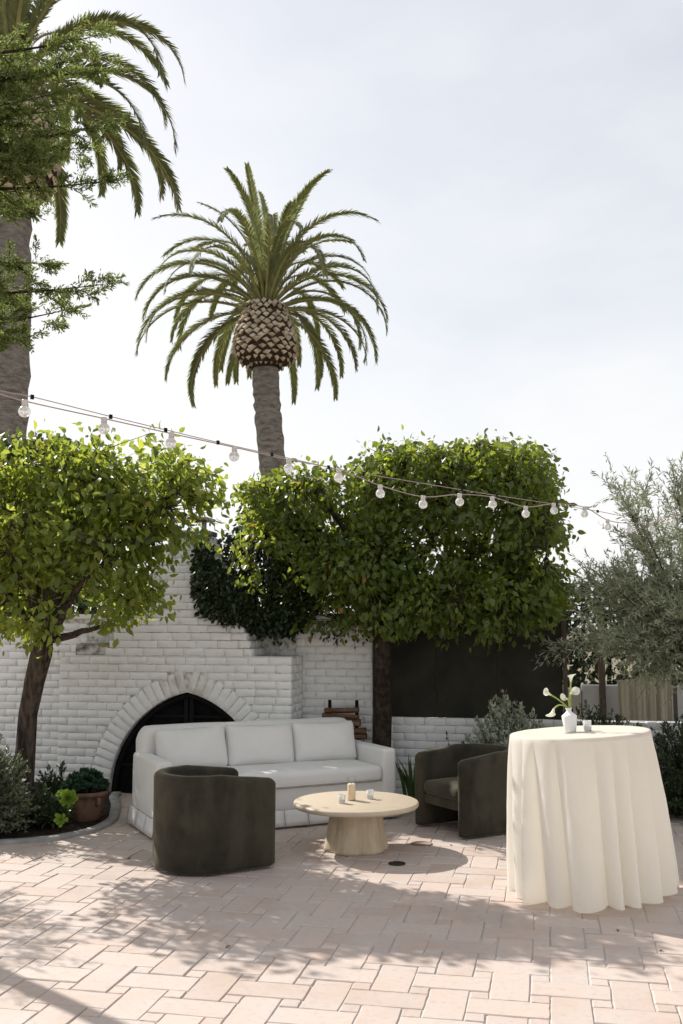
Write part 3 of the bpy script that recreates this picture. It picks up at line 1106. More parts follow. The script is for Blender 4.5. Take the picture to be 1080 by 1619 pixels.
# ------------------------------------------------------------------ conifer reaching in from the left
cf = empty('conifer_tree', (-5.15, 6.1, 0))
tag(cf, 'feathery green conifer branches reaching in from the left edge', 'tree')
rg = np.random.default_rng(31)
g = Geo()
g.tube([(0, 0, -.1), (.02, 0, 1.5), (-.02, .02, 3.2), (.03, 0, 5.0), (0, 0, 7.2)], [.075, .065, .055, .045, .02], 12, .2)
tr = g.obj('trunk', M['darkbark'], cf, True)
tips = [(-3.11, 6.15, 5.86), (-3.41, 6.44, 5.9), (-3.33, 6.82, 6.02), (-3.06, 6.34, 5.31), (-3.4, 6.62, 5.29), (-3.39, 6.09, 4.95), (-3.13, 6.5, 4.95), (-3.88, 6.7, 4.89),
        (-3.07, 6.33, 4.1), (-3.48, 6.61, 4.03), (-3.52, 6.07, 3.66), (-3.59, 6.41, 4.33), (-4.02, 6.67, 6.14), (-3.45, 6.26, 5.53), (-3.9, 6.52, 5.47), (-3.55, 6.08, 5.02),
        (-3.6, 6.3, 5.2), (-3.99, 6.68, 4.14), (-3.85, 6.19, 4.12), (-3.75, 6.3, 5.7), (-3.7, 6.5, 5.15), (-3.8, 6.0, 5.35), (-3.9, 6.3, 3.85), (-3.65, 6.6, 5.6)]
br = Geo()
pos, dr, sz = [], [], []


def spray(p, d, L_, n):
    """a flattened fan of fine scale-leaf shoots"""
    d = d / np.linalg.norm(d)
    s = np.cross(d, rg.normal(size=3) * .5 + np.array((0, 0, 1))); s /= np.linalg.norm(s)
    br.tube([p, p + d * L_ * .6, p + d * L_], [.0035, .0025, .001], 3)
    for i in range(n):
        t = (i + rg.random()) / n
        side = rg.choice((-1, 1))
        b0 = p + d * L_ * t
        q = d * .8 + s * side * .55 + rg.normal(0, .28, 3)
        q /= np.linalg.norm(q)
        l2 = L_ * (.42 * (1 - t) + .14)
        for k in range(5):
            u = k / 5
            pos.append(b0 + q * l2 * u + rg.normal(0, .003, 3)); dr.append(q + rg.normal(0, .45, 3)); sz.append(rg.uniform(.020, .042))


for tp_ in tips:
    tl = np.array(tp_) - np.array((-5.15, 6.1, 0))
    a = np.array((0, 0, tl[2] + rg.uniform(-.35, .15)))
    mid = (a + tl) / 2 + np.array((0, 0, rg.uniform(-.18, .05)))
    p = [np.array(q) for q in bez(a, mid, tl, 14)]
    br.tube(p, [.026 * (1 - i / 13) + .003 for i in range(14)], 5, .2)
    fd = p[-1] - p[-3]; fd /= np.linalg.norm(fd)
    spray(p[-1] - fd * .05, fd, .24, 22)
    for i in range(4, 14):
        dens = 5 if i > 7 else 3
        for _ in range(dens):
            q = p[i] + rg.normal(0, .03, 3)
            d = fd * rg.uniform(.3, .9) + rg.normal(0, .55, 3)
            spray(q, d, rg.uniform(.13, .27) * (1.0 - .35 * (i - 4) / 10), 16)
# skirt of the tree, out of the picture to the left; it shades the near left corner
for _ in range(300):
    th = rg.uniform(0, 2 * math.pi); z = rg.uniform(1.2, 2.3); r_ = rg.uniform(.2, .62)
    q = np.array((r_ * math.cos(th) - .38, r_ * math.sin(th) + .30, z))
    spray(q, np.array((math.cos(th), math.sin(th), .1)) + rg.normal(0, .3, 3), rg.uniform(.2, .3), 10)
br.obj('branches', M['darkbark'], tr, True)
fan = BLADE.copy(); fan[:, 1] *= 1.9
place('crown', scatter('crown', M['conifer'], pos, dr, sz, fan, BLADE_F, rg), cf)

# ------------------------------------------------------------------ fine-leaved tree at the right
ot = empty('olive_tree', (1.70, 9.95, 0))
tag(ot, 'wispy grey green tree with fine narrow leaves at the right edge', 'tree')
rg = np.random.default_rng(41)
g = Geo()
g.tube([(0, 0, -.05), (-.03, 0, .5), (-.10, -.02, 1.0), (-.22, 0, 1.45)], [.09, .075, .065, .05], 10, .2)
tr = g.obj('trunk', M['darkbark'], ot, True)
lim = Geo()
pos, dr, sz = [], [], []
nodes = []
for k in range(46):
    while True:
        q = rg.uniform(-1, 1, 3)
        if (q ** 2).sum() < 1:
            break
    tgt = np.array((-.68, .05, 2.0)) + q * np.array((1.15, .75, 1.24))
    if tgt[0] < -1.35 and tgt[2] > 2.9:
        tgt[0] = -1.0
    tgt[2] = max(tgt[2], 1.28 + .25 * rg.random())
    a = np.array((-.10 - .12 * rg.random(), 0, rg.uniform(.8, 1.45)))
    c2 = (a + tgt) / 2 + np.array((0, 0, rg.uniform(.0, .3)))
    if tgt[2] < 1.6:
        c2 = (a + tgt) / 2 + np.array((0, 0, .55))
    p = [np.array(x) for x in bez(a, c2, tgt, 12)]
    lim.tube(p, [.014 * (1 - i / 11) + .002 for i in range(12)], 4, .1)
    for i in range(4, 12):
        for _ in range(5):
            b0 = p[i]
            d = (p[i] - p[i - 1]); d = d / np.linalg.norm(d)
            d = d * .7 + rg.normal(0, .6, 3); d[2] += -.05 if b0[2] < 1.9 else .35
            d /= np.linalg.norm(d)
            L_ = rg.uniform(.16, .42)
            e = b0 + d * L_ + np.array((0, 0, -.04 if b0[2] < 1.9 else 0))
            lim.tube([b0, (b0 + e) / 2 + rg.normal(0, .01, 3), e], [.0016, .0013, .0008], 3)
            for j in range(26):
                t = (j + rg.random()) / 26
                pos.append(b0 * (1 - t) + e * t); dr.append(d * .8 + rg.normal(0, .6, 3)); sz.append(rg.uniform(.040, .085))
lim.obj('limbs', M['darkbark'], tr, True)
nar = BLADE.copy(); nar[:, 1] *= 1.15
place('crown', scatter('crown', M['olive'], pos, dr, sz, nar, BLADE_F, rg), ot)


# ------------------------------------------------------------------ shrubs
def shrub(name, label, loc, rad, n, per, leaf, mat, seed, w=1.0, cat='shrub', group=None, lean=(0, 0)):
    root = empty(name, loc)
    tag(root, label, cat, group)
    rg = np.random.default_rng(seed)
    st = Geo()
    pos, dr, sz = [], [], []
    for k in range(n):
        th = rg.uniform(0, 2 * math.pi); el = math.asin(rg.uniform(.0, 1)) if rg.random() < .8 else rg.uniform(-.1, .5)
        rr = rg.uniform(.72, 1.06)
        e = np.array((rad[0] * math.cos(th) * math.cos(el) * rr + lean[0], rad[1] * math.sin(th) * math.cos(el) * rr + lean[1], .06 + rad[2] * max(0, math.sin(el)) * rr))
        a = np.array((rg.normal(0, rad[0] * .15), rg.normal(0, rad[1] * .15), .02))
        mid = a * .55 + e * .45 + np.array((0, 0, .12 * rad[2]))
        p = [np.array(x) for x in bez(a, mid, e, 8)]
        st.tube(p, [.005 * (1 - i / 7) + .001 for i in range(8)], 3)
        d0 = p[-1] - p[-3]; d0 /= np.linalg.norm(d0) + 1e-9
        for i in range(per):
            t = 1 - .68 * rg.random() ** 1.2
            fi = t * 7; i0 = min(int(fi), 6); f2 = fi - i0
            b0 = p[i0] * (1 - f2) + p[i0 + 1] * f2
            pos.append(b0 + rg.normal(0, .006, 3)); dr.append(d0 * .75 + rg.normal(0, .6, 3) + np.array((0, 0, .25))); sz.append(leaf * rg.uniform(.7, 1.3))
    st.obj('stems', M['darkbark'], root, True)
    T = BLADE.copy(); T[:, 1] *= w
    place('foliage', scatter('foliage', mat, pos, dr, sz, T, BLADE_F, rg), root)
    return root


shrub('silver_shrub', 'rounded silver leaved shrub behind the right armchair', (-.36, 9.72, 0), (.50, .34, .98), 420, 64, .042, M['silver'], 61, 2.4, group='shrubs')
shrub('silver_shrub', 'grey green shrub at the left edge beside the leaning trunk', (-4.62, 7.60, .02), (.48, .34, .80), 420, 60, .034, M['sage'], 62, 2.2, group='shrubs')
shrub('dark_shrub', 'dark green shrub behind the vase on the tall table', (.42, 9.80, 0), (.52, .34, .95), 320, 60, .05, M['shrub'], 63, 1.6, group='shrubs')
shrub('dark_shrub', 'dark shrub at the right edge behind the tall table', (1.25, 9.60, 0), (.60, .40, .86), 360, 60, .05, M['shrub'], 64, 1.6, group='shrubs')
shrub('dark_shrub', 'small sparse dark shrub against the low white wall', (-.88, 10.02, 0), (.26, .14, .68), 34, 26, .05, M['shrub'], 65, 2.4, group='shrubs')
shrub('ground_plant', 'low dark leafy plant at the foot of the leaning trunk', (-4.30, 7.95, .02), (.34, .26, .26), 110, 26, .05, M['shrub'], 66, 2.2, cat='plant', group='bed plants')
shrub('ground_plant', 'low dark leafy plant between trunk and terracotta pot', (-4.38, 8.55, .02), (.26, .22, .36), 80, 26, .05, M['shrub'], 67, 2.2, cat='plant', group='bed plants')

# strap-leaved clump between sofa and right armchair
ir = empty('iris_clump', (-1.30, 9.70, 0))
tag(ir, 'clump of upright green strap leaves between sofa and right armchair', 'plant')
rnd = random.Random(9)
for k in range(17):
    th = rnd.uniform(0, 6.28); r0 = rnd.uniform(0, .09); h = rnd.uniform(.34, .60); out = rnd.uniform(.03, .16); w = rnd.uniform(.014, .022)
    bx, by = r0 * math.cos(th), r0 * math.sin(th)
    face = rnd.uniform(-.6, .6)
    cs, sn = math.cos(face), math.sin(face)
    vs, fs = [], []
    for i in range(6):
        t = i / 5
        px, py, pz = bx + out * math.cos(th) * t ** 2, by + out * math.sin(th) * t ** 2, h * t * (1 - .08 * t)
        ww = w * (1 - t ** 2.2) + .0008
        vs += [(px - ww * cs, py - ww * sn, pz), (px, py + .004, pz), (px + ww * cs, py + ww * sn, pz)]
        if i:
            b0 = (i - 1) * 3
            fs += [(b0, b0 + 1, b0 + 4, b0 + 3), (b0 + 1, b0 + 2, b0 + 5, b0 + 4)]
    Geo().add(vs, fs).obj('leaf', M['iris'], ir, True)

# ------------------------------------------------------------------ planting bed with curved edging
curb_pts = [(-5.6, 6.95), (-5.1, 7.05), (-4.7, 7.15), (-4.32, 7.33), (-4.05, 7.48), (-3.86, 7.70), (-3.76, 8.02), (-3.80, 8.40), (-3.93, 8.75), (-4.08, 9.10), (-4.26, 9.45), (-4.34, 9.70)]


def smooth_line(p, n=6):
    out = []
    for i in range(len(p) - 1):
        p0, p1, p2, p3 = [np.array(p[max(0, min(len(p) - 1, i + k))], float) for k in (-1, 0, 1, 2)]
        for k in range(n):
            t = k / n
            out.append(.5 * ((2 * p1) + (-p0 + p2) * t + (2 * p0 - 5 * p1 + 4 * p2 - p3) * t * t + (-p0 + 3 * p1 - 3 * p2 + p3) * t ** 3))
    out.append(np.array(p[-1], float))
    return out


cl = smooth_line(curb_pts)
g = Geo()
prof = [(-.045, -.01), (-.045, .022), (-.037, .030), (.037, .030), (.045, .022), (.045, -.01)]
for i, p in enumerate(cl):
    t = cl[min(i + 1, len(cl) - 1)] - cl[max(i - 1, 0)]; t /= np.linalg.norm(t)
    nrm = np.array((-t[1], t[0]))
    g.v += [(p[0] + nrm[0] * q[0], p[1] + nrm[1] * q[0], q[1]) for q in prof]
    if i:
        b0 = (i - 1) * 6
        g.f += [(b0 + k, b0 + k + 1, b0 + 7 + k, b0 + 6 + k) for k in range(5)]
struct(g.obj('bed_edging', M['concrete'], None, True))
g = Geo()
inn = [(p[0], p[1]) for p in cl] + [(-4.4, 9.72), (-5.03, 9.74), (-5.05, 10.2), (-6.6, 10.2), (-6.6, 6.9)]
g.v = [(x, y, .012) for x, y in inn] + [(-5.0, 8.5, .055)]
n = len(inn)
g.f = [(i, (i + 1) % n, n) for i in range(n)]
struct(g.obj('planting_bed', M['soil'], None, True))

# terracotta pot with jade plant
pot = empty('terracotta_pot', (-4.02, 8.32, .018))
tag(pot, 'weathered terracotta pot with small handles beside the sofa', 'pot')
g = Geo()
g.lathe([(.125, 0), (.14, .012), (.165, .10), (.180, .17), (.188, .21), (.205, .215), (.212, .235), (.205, .252), (.185, .252), (.180, .225), (.0, .222)], 36, caps=False)
g.obj('bowl', M['terracotta'], pot, True)
for th in (-.55, 2.6, -2.0):
    g = Geo()
    ra = .186
    g.tube([(ra * math.cos(th), ra * math.sin(th), .205), ((ra + .03) * math.cos(th), (ra + .03) * math.sin(th), .195), ((ra + .034) * math.cos(th), (ra + .034) * math.sin(th), .165), ((ra - .008) * math.cos(th), (ra - .008) * math.sin(th), .14)], [.014, .015, .014, .012], 8)
    g.obj('handle', M['terracotta'], pot, True)
jd = empty('jade_plant', (-4.02, 8.32, .245))
tag(jd, 'dark green succulent mound growing in the terracotta pot', 'plant')
rg = np.random.default_rng(71)
pos, dr, sz = [], [], []
st = Geo()
for k in range(150):
    th = rg.uniform(0, 6.283); r_ = .19 * math.sqrt(rg.random()); h = .16 * (1 - (r_ / .24) ** 2) * rg.uniform(.75, 1.25)
    c = np.array((r_ * math.cos(th), r_ * math.sin(th), h))
    st.tube([(c[0] * .7, c[1] * .7, -.02), tuple(c)], [.006, .004], 4)
    for i in range(16):
        a = i * 2.4; e = rg.uniform(.0, 1.2)
        pos.append(c + rg.normal(0, .004, 3)); dr.append((math.cos(a) * math.cos(e), math.sin(a) * math.cos(e), math.sin(e))); sz.append(rg.uniform(.026, .042))
st.obj('stems', M['darkbark'], jd, True)
place('foliage', scatter('foliage', M['jade'], pos, dr, sz, LEAF * np.array((1, 1.25, 1)), LEAF_F, rg), jd)

# aeonium rosettes
AEO = Geo().add([(0, -.03, 0), (0, .03, 0), (.35, -.15, .03), (.35, .15, .03), (.75, -.27, .10), (.75, .27, .10), (.95, -.17, .17), (.95, .17, .17), (1.02, 0, .20), (.75, 0, .06), (.35, 0, .0)],
                [(0, 1, 3, 10), (0, 10, 2), (2, 10, 9, 4), (10, 3, 5, 9), (4, 9, 8, 6), (9, 5, 7, 8)]).mesh('leaf', M['aeonium'], True)


def aeonium(label, loc, rad, n, tilt, stem_to):
    root = empty('aeonium', loc)
    tag(root, label, 'succulent', 'aeonium rosettes')
    q = Vector(tilt).to_track_quat('Z', 'Y')
    for i in range(n):
        t = i / n
        az = i * 2.39996
        lift = R(12 + 62 * t ** 1.3)
        l = rad * (1 - .62 * t ** 1.1)
        mrot = q.to_matrix().to_4x4() @ Matrix.Rotation(az, 4, 'Z') @ Matrix.Rotation(-lift, 4, 'Y')
        o = place('leaf', AEO, root)
        o.matrix_local = Matrix.Translation(q @ Vector((0, 0, .035 * t * rad / .09))) @ mrot @ Matrix.Scale(l, 4)
    g = Geo()
    g.tube([(0, 0, 0), ((stem_to[0]) * .4, stem_to[1] * .4, stem_to[2] * .3), stem_to], [.010, .011, .012], 6)
    g.obj('stem', M['bark'], root, True)


aeonium('large bright green aeonium rosette in front of the terracotta pot', (-3.99, 7.96, .255), .095, 34, (.15, -1, .35), (-.12, .06, -.24))
aeonium('small bright green aeonium rosette low above the bed edging', (-3.95, 7.76, .125), .072, 17, (.05, -1, .15), (-.05, .04, -.11))
aeonium('shaded yellow tinged aeonium rosette behind the large bright one', (-4.12, 8.08, .26), .060, 20, (-.4, -.7, .8), (-.05, .03, -.24))
aeonium('dull aeonium rosette in the shade left of the large bright one', (-4.14, 7.92, .17), .060, 18, (-.3, -.8, .6), (.02, .05, -.15))

# ------------------------------------------------------------------ sofa
sofa = empty('sofa', (-3.11, 7.72, 0), R(37.5))
tag(sofa, 'long ivory upholstered sofa with pleated skirt in front of the fireplace', 'sofa')
SL, SD = 2.20, .86


def soft(amp, sc):
    def w(x, y, z, a, b_, c):
        nn = mnoise.noise(Vector((x * sc, y * sc, z * sc)))
        return (x, y, z + amp * nn)
    return w


rb_obj('base', M['sofa'], sofa, (SL - .03, SD - .07, .20), .02, (SL / 2, SD / 2 + .005, .225), n=(12, 4, 2))
for xx in (.068, SL - .068):
    rb_obj('arm', M['sofa'], sofa, (.136, SD - .06, .485), .034, (xx, SD / 2 - .02, .1335 + .485 / 2 - .01), n=(3, 10, 6), warp=lambda x, y, z, a, b_, c: (x * (1 + .04 * (1 - c * c)), y, z))


def back_warp(x, y, z, a, b_, c):
    # strongly rounded upper corners
    if c > 0:
        k = max(0, (abs(a) - .90) / .10)
        z -= .085 * k * k * c
    return (x, y + .03 * max(0, c), z + .006 * mnoise.noise(Vector((x * 3, 0, 0))))


rb_obj('back', M['sofa'], sofa, (SL - .12, .20, .695), .075, (SL / 2 - .035, SD - .11, .135 + .3475), n=(26, 3, 8), warp=back_warp)


def seat_warp(x, y, z, a, b_, c):
    bul = (1 - a ** 4) * (1 - b_ ** 4)
    z += .016 * bul * (1 if c > 0 else .2) + .004 * mnoise.noise(Vector((x * 5, y * 5, 1)))
    return (x, y, z)


sc_o = rb_obj('seat_cushion', M['sofa'], sofa, (SL - .285, .66, .135), .045, (SL / 2, .325, .325 + .0675), n=(24, 10, 2), warp=seat_warp)
v, f = [], []
g = Geo()
g.tube([(-(SL - .285) / 2 + .03, -.326, -.045), (0, -.331, -.045), ((SL - .285) / 2 - .03, -.326, -.045)], .0045, 6)
g.obj('piping', M['sofa'], sc_o, True)


def pillow(seed):
    def w(x, y, z, a, b_, c):
        edge = max(0, 1 - abs(a) ** 3.2) * max(0, 1 - abs(c) ** 3.0)
        th = .34 + .66 * edge ** .55
        # corners pulled in a touch, sides a little concave
        x2 = x * (1 - .018 * (1 - abs(c) ** 2)) ; z2 = z * (1 - .03 * (1 - a * a))
        wr = .013 * mnoise.noise(Vector((x * 7 + seed, z * 7, seed))) + .005 * mnoise.noise(Vector((x * 16, z * 16 + seed, seed)))
        return (x2, y * th + wr, z2 - .012 * (1 - abs(a)) * (c > 0) * c)
    return w


PWD = (SL - .285) / 3
for k in range(3):
    pf = pillow(k * 7.3 + 2)
    cu = rb_obj('back_cushion', M['sofa'], sofa, (PWD - .004, .21, .37), .05, (.1425 + PWD * (k + .5), .572, .632), (R(-17 + k), R((-1.0, 1.2, .4)[k]), R((1.5, -1, .5)[k])), n=(14, 4, 10), warp=pf)
    hx_, hz2 = (PWD - .004) / 2, .185
    loop = []
    for (cx_, cz_, a0_) in ((1, 1, 0), (-1, 1, 90), (-1, -1, 180), (1, -1, 270)):
        for i in range(5):
            a_ = R(a0_ + 22.5 * i)
            x_, z_ = cx_ * (hx_ - .05) + .05 * math.cos(a_), cz_ * (hz2 - .05) + .05 * math.sin(a_)
            loop.append(pf(x_, 0, z_, x_ / hx_, 0, z_ / hz2))
    loop.append(loop[0])
    g = Geo(); g.tube(smooth_line(loop, 3), .0042, 6)
    g.obj('piping', M['sofa'], cu, True)
# skirt: separate pleated panels that kick out at the hem
def skirt(x0_, x1_, frame):
    g = Geo()
    vs, fs = [], []
    w = x1_ - x0_
    nx, nz = 6, 4
    for side in (0, 1):
        for j in range(nz):
            for i in range(nx):
                t = j / (nz - 1)
                u = i / (nx - 1)
                out = .012 + .026 * t + .003 * math.sin(u * 3.1) + (.004 if i in (0, nx - 1) else 0)
                vs.append((x0_ + .003 + (w - .006) * u, -out + side * .010, .150 - .130 * t))
    for side in (0, 1):
        for j in range(nz - 1):
            for i in range(nx - 1):
                a = side * nx * nz + j * nx + i
                q = (a, a + nx, a + nx + 1, a + 1)
                fs.append(q if side == 0 else q[::-1])
    lp = [i for i in range(nx)] + [j * nx + nx - 1 for j in range(1, nz)] + [(nz - 1) * nx + i for i in range(nx - 2, -1, -1)] + [j * nx for j in range(nz - 2, 0, -1)]
    for k in range(len(lp)):
        a, c = lp[k], lp[(k + 1) % len(lp)]
        fs.append((a, c, c + nx * nz, a + nx * nz))
    g.add([frame(p) for p in vs], fs)
    g.obj('skirt_panel', M['sofa'], sofa, True)


npan = 10
for k in range(npan):
    skirt(SL * k / npan, SL * (k + 1) / npan, lambda p: (p[0], p[1], p[2]))
for k in range(3):
    skirt((SD - .03) * k / 3, (SD - .03) * (k + 1) / 3, lambda p: (p[1], SD - .03 - p[0], p[2]))
    skirt((SD - .03) * k / 3, (SD - .03) * (k + 1) / 3, lambda p: (SL - p[1], p[0], p[2]))
g = Geo(); g.box(.03, SL - .03, .03, SD - .06, .02, .14)
g.obj('plinth', M['timber'], sofa)


# ------------------------------------------------------------------ barrel armchairs
def shell_mesh():
    """U-shaped upholstered shell: a rounded slab swept round the back, open at the front (+x)"""
    hw, xa, xb, th = .302, .335, -.04, .098
    path = []
    n1, n2 = 9, 26
    for i in range(n1):
        path.append((xa + (xb - xa) * i / n1, -hw))
    for i in range(n2 + 1):
        a = -math.pi / 2 - math.pi * i / n2
        path.append((xb + hw * math.cos(a), hw * math.sin(a)))
    for i in range(1, n1 + 1):
        path.append((xb + (xa - xb) * i / n1, hw))
    # rounded end caps: extra stations with narrowing section
    st = []
    caps = [(.0, .30), (.012, .62), (.028, .85), (.048, 1.0)]
    for off, k in caps:
        st.append(((xa + .048 - off, -hw), k))
    st += [(p, 1.0) for p in path[1:-1]]
    for off, k in reversed(caps):
        st.append(((xa + .048 - off, hw), k))
    m = 28
    vs, fs = [], []
    N = len(st)
    for i, (p, k) in enumerate(st):
        q0, q1 = st[max(i - 1, 0)][0], st[min(i + 1, N - 1)][0]
        t = Vector((q1[0] - q0[0], q1[1] - q0[1], 0)).normalized()
        nr = Vector((-t.y, t.x, 0))
        front = max(0, (p[0] - xb) / (xa + .048 - xb))
        H = .668 - .052 * front
        lo = .012
        if k < 1:
            H -= .040 * (1 - k); lo += .020 * (1 - k)
        # rounded-rectangle section, radius rc
        hw_, hh = th / 2 * k, (H - lo) / 2
        rc = min(.036, hw_ * .9)
        for j in range(m):
            # walk the section: 4 corners with 5 points each + mid points on the long sides
            c = j // 7; s = j % 7
            cxs = (1, -1, -1, 1)[c]; cys = (1, 1, -1, -1)[c]
            if s < 5:
                a = math.pi / 2 * (c + s / 4)
                u = cxs * (hw_ - rc) + rc * math.cos(a); w = cys * (hh - rc) + rc * math.sin(a)
            else:
                f2 = (s - 4) / 3
                a = math.pi / 2 * (c + 1)
                u0, w0 = cxs * (hw_ - rc) + rc * math.cos(a), cys * (hh - rc) + rc * math.sin(a)
                c2 = (c + 1) % 4
                u1, w1 = (1, -1, -1, 1)[c2] * (hw_ - rc) + rc * math.cos(a), (1, 1, -1, -1)[c2] * (hh - rc) + rc * math.sin(a)
                u, w = u0 + (u1 - u0) * f2, w0 + (w1 - w0) * f2
            zz = lo + hh + w
            pt = Vector((p[0], p[1], 0)) + nr * u
            wr = .004 * mnoise.noise(Vector((pt.x * 4, pt.y * 4, zz * 4)))
            vs.append((pt.x + nr.x * wr, pt.y + nr.y * wr, zz + .003 * mnoise.noise(Vector((pt.x * 9, pt.y * 9, 4)))))
    for i in range(N - 1):
        for j in range(m):
            j2 = (j + 1) % m
            fs.append((i * m + j, i * m + j2, (i + 1) * m + j2, (i + 1) * m + j))
    fs.append(tuple(range(m - 1, -1, -1))); fs.append(tuple((N - 1) * m + j for j in range(m)))
    return Geo().add(vs, fs).mesh('shell', M['velvet'], True)


SHELL = shell_mesh()


def plan_fit(r_in):
    def w(x, y, z, a, b_, c):
        # squeeze the rear of a cushion into the rounded back
        if x < 0:
            k = min(1, max(0, -x / .33))
            y *= math.sqrt(max(.12, 1 - (k * .93) ** 2.4))
        bul = (1 - a ** 4) * (1 - b_ ** 4)
        return (x, y, z + (.022 * bul if c > 0 else 0) + .004 * mnoise.noise(Vector((x * 8, y * 8, 2))))
    return w


def armchair(label, loc, rz):
    root = empty('armchair', loc, rz)
    tag(root, label, 'armchair', 'olive velvet barrel armchairs')
    place('shell', SHELL, root)
    rb_obj('seat_cushion', M['velvet'], root, (.60, .505, .105), .042, (.055, 0, .338), n=(12, 10, 2), warp=plan_fit(0))
    rb_obj('seat_rail', M['velvet'], root, (.58, .506, .075), .012, (.045, 0, .243), n=(10, 8, 2), warp=lambda x, y, z, a, b_, c: (x, y * (math.sqrt(max(.12, 1 - (min(1, max(0, -x / .33)) * .93) ** 2.4)) if x < 0 else 1), z))
    return root


armchair('dark olive velvet barrel armchair seen from behind, in front of the sofa', (-2.44, 7.03, 0), R(43.6))
armchair('dark olive velvet barrel armchair with sunlit seat, right of the coffee table', (-.66, 8.71, 0), R(222.3))

# ------------------------------------------------------------------ coffee table and its candles
ct = empty('coffee_table', (-1.49, 7.75, 0))
tag(ct, 'round pale wood coffee table on a fluted pedestal', 'table')
g = Geo()
g.lathe([(.0, .318), (.46, .318), (.474, .322), (.482, .332), (.484, .345), (.480, .356), (.472, .360), (.0, .360)], 72, caps=False)
g.obj('table_top', M['oak'], ct, True)
def lobes(th, z):
    return 1.0 - .135 * (1 - abs(math.sin(3 * th + .5)) ** .75)
g = Geo()
g.lathe([(.255 - .06 * (i / 14) ** .85, .002 + .316 * i / 14) for i in range(15)], 120, rfun=lobes)
g.obj('pedestal', M['oakleg'], ct, True)

hu = empty('hurricane_candle', (-1.53, 7.77, .361))
tag(hu, 'tall clear glass candle holder on the coffee table', 'candle')
g = Geo()
g.lathe([(.036, .0), (.037, .004), (.037, .185)], 32, caps=False); g.add([], [])
g.lathe([(.0, .002), (.036, .002)], 32, caps=False)
g.obj('glass', M['thin'], hu, True)
g = Geo()
g.lathe([(.0, .004), (.030, .004), (.031, .008), (.031, .118), (.028, .124), (.012, .121), (.0, .120)], 28, caps=False)
cdl = g.obj('candle', M['wax'], hu, True)
g = Geo(); g.tube([(0, 0, .119), (.001, 0, .135)], .0013, 5)
g.obj('wick', M['char'], cdl)


def votive(label, loc, rz=0):
    root = empty('votive_glass', loc, rz)
    tag(root, label, 'votive', 'small votive glasses')
    g = Geo()
    g.lathe([(.0, .001), (.022, .001), (.025, .004), (.0285, .066), (.0275, .0665), (.0262, .062), (.0235, .014), (.0, .013)], 26, caps=False)
    g.obj('glass', M['frost'], root, True)
    g = Geo(); g.lathe([(.0, .0145), (.0225, .0145), (.0228, .032), (.0, .032)], 20, caps=False)
    g.obj('tea_light', M['white_wax'], root, True)
    return root


votive('small frosted votive glass left of the tall candle', (-1.575, 7.62, .361))
votive('small frosted votive glass right of the tall candle', (-1.40, 7.86, .361))

# ------------------------------------------------------------------ tall cocktail table under a cloth
TILT = R(3.2)                                    # the paving falls towards the drain here
TX, TY = .235, 6.78
tq = Matrix.Rotation(R(11.7), 4, 'Z') @ Matrix.Rotation(-TILT, 4, 'Y') @ Matrix.Rotation(R(-1.3), 4, 'X') @ Matrix.Rotation(-R(11.7), 4, 'Z')
TE = tq.to_euler()
tb = empty('cocktail_table', (TX, TY, .034)); tb.rotation_euler = TE
tag(tb, 'tall round cocktail table hidden under the cream cloth', 'table')
TR, TH = .442, .985
g = Geo(); g.lathe([(.0, TH - .028), (TR - .006, TH - .028), (TR - .006, TH - .004), (.0, TH - .004)], 48, caps=False)
g.obj('table_top', M['oak'], tb)
g = Geo(); g.tube([(0, 0, .03), (0, 0, TH - .03)], .035, 14)
g.obj('pole', M['iron'], tb, True)
g = Geo(); g.lathe([(.0, .0), (.27, .0), (.27, .012), (.05, .035), (.0, .035)], 36, caps=False)
g.obj('foot', M['iron'], tb, True)

cloth = Geo()
NT, NZ = 420, 34
rnd = random.Random(12)
# irregular fold positions round the hem (angle 0 = +x); each is a smooth bulge of its own width
folds, a = [], 0.0
while a < 2 * math.pi - .001:
    w = rnd.uniform(.20, .52)
    w = min(w, 2 * math.pi - a) if 2 * math.pi - a - w > .15 else 2 * math.pi - a
    folds.append((a + w / 2, w, rnd.uniform(.6, 1.0)))
    a += w
def fold(th):
    for (c, w, h) in folds:
        d = (th - c + math.pi) % (2 * math.pi) - math.pi
        if abs(d) <= w / 2:
            u = d / w + .5
            u = u ** (.72 if h > .8 else 1.25)
            return h * (math.sin(math.pi * u) ** .75)
    return 0.0
ftab = [fold(2 * math.pi * k / NT) for k in range(NT)]
ftab = [.25 * ftab[k - 1] + .5 * ftab[k] + .25 * ftab[(k + 1) % NT] for k in range(NT)]
fm = 0.0
vs, fs = [], []
tops = [(0.0, 0.0)] + [(TR * i / 6, 0.0) for i in range(1, 6)] + [(TR * .985, 0.0), (TR + .001, -.0015), (TR + .006, -.007)]
rings = []
for (r, dz) in tops[1:]:
    rings.append([(r, TH + dz)] * NT)
for i in range(1, NZ + 1):
    t = i / NZ
    row = []
    for k in range(NT):
        f_ = ftab[k] - fm
        amp = .145 * (t ** .8) * (1.25 - .25 * t)
        r = TR + .004 - .018 * t + f_ * amp + .0022 * min(1, t * 6) * mnoise.noise(Vector((math.cos(k / NT * 6.283) * 14, math.sin(k / NT * 6.283) * 14, t * 9))) + .004 * mnoise.noise(Vector((math.cos(k / NT * 6.283) * 3, math.sin(k / NT * 6.283) * 3, t * 3)))
        z = TH - .008 - (TH - .014) * t - .010 * t * f_
        row.append((r, z))
    rings.append(row)
vs.append((0, 0, TH))
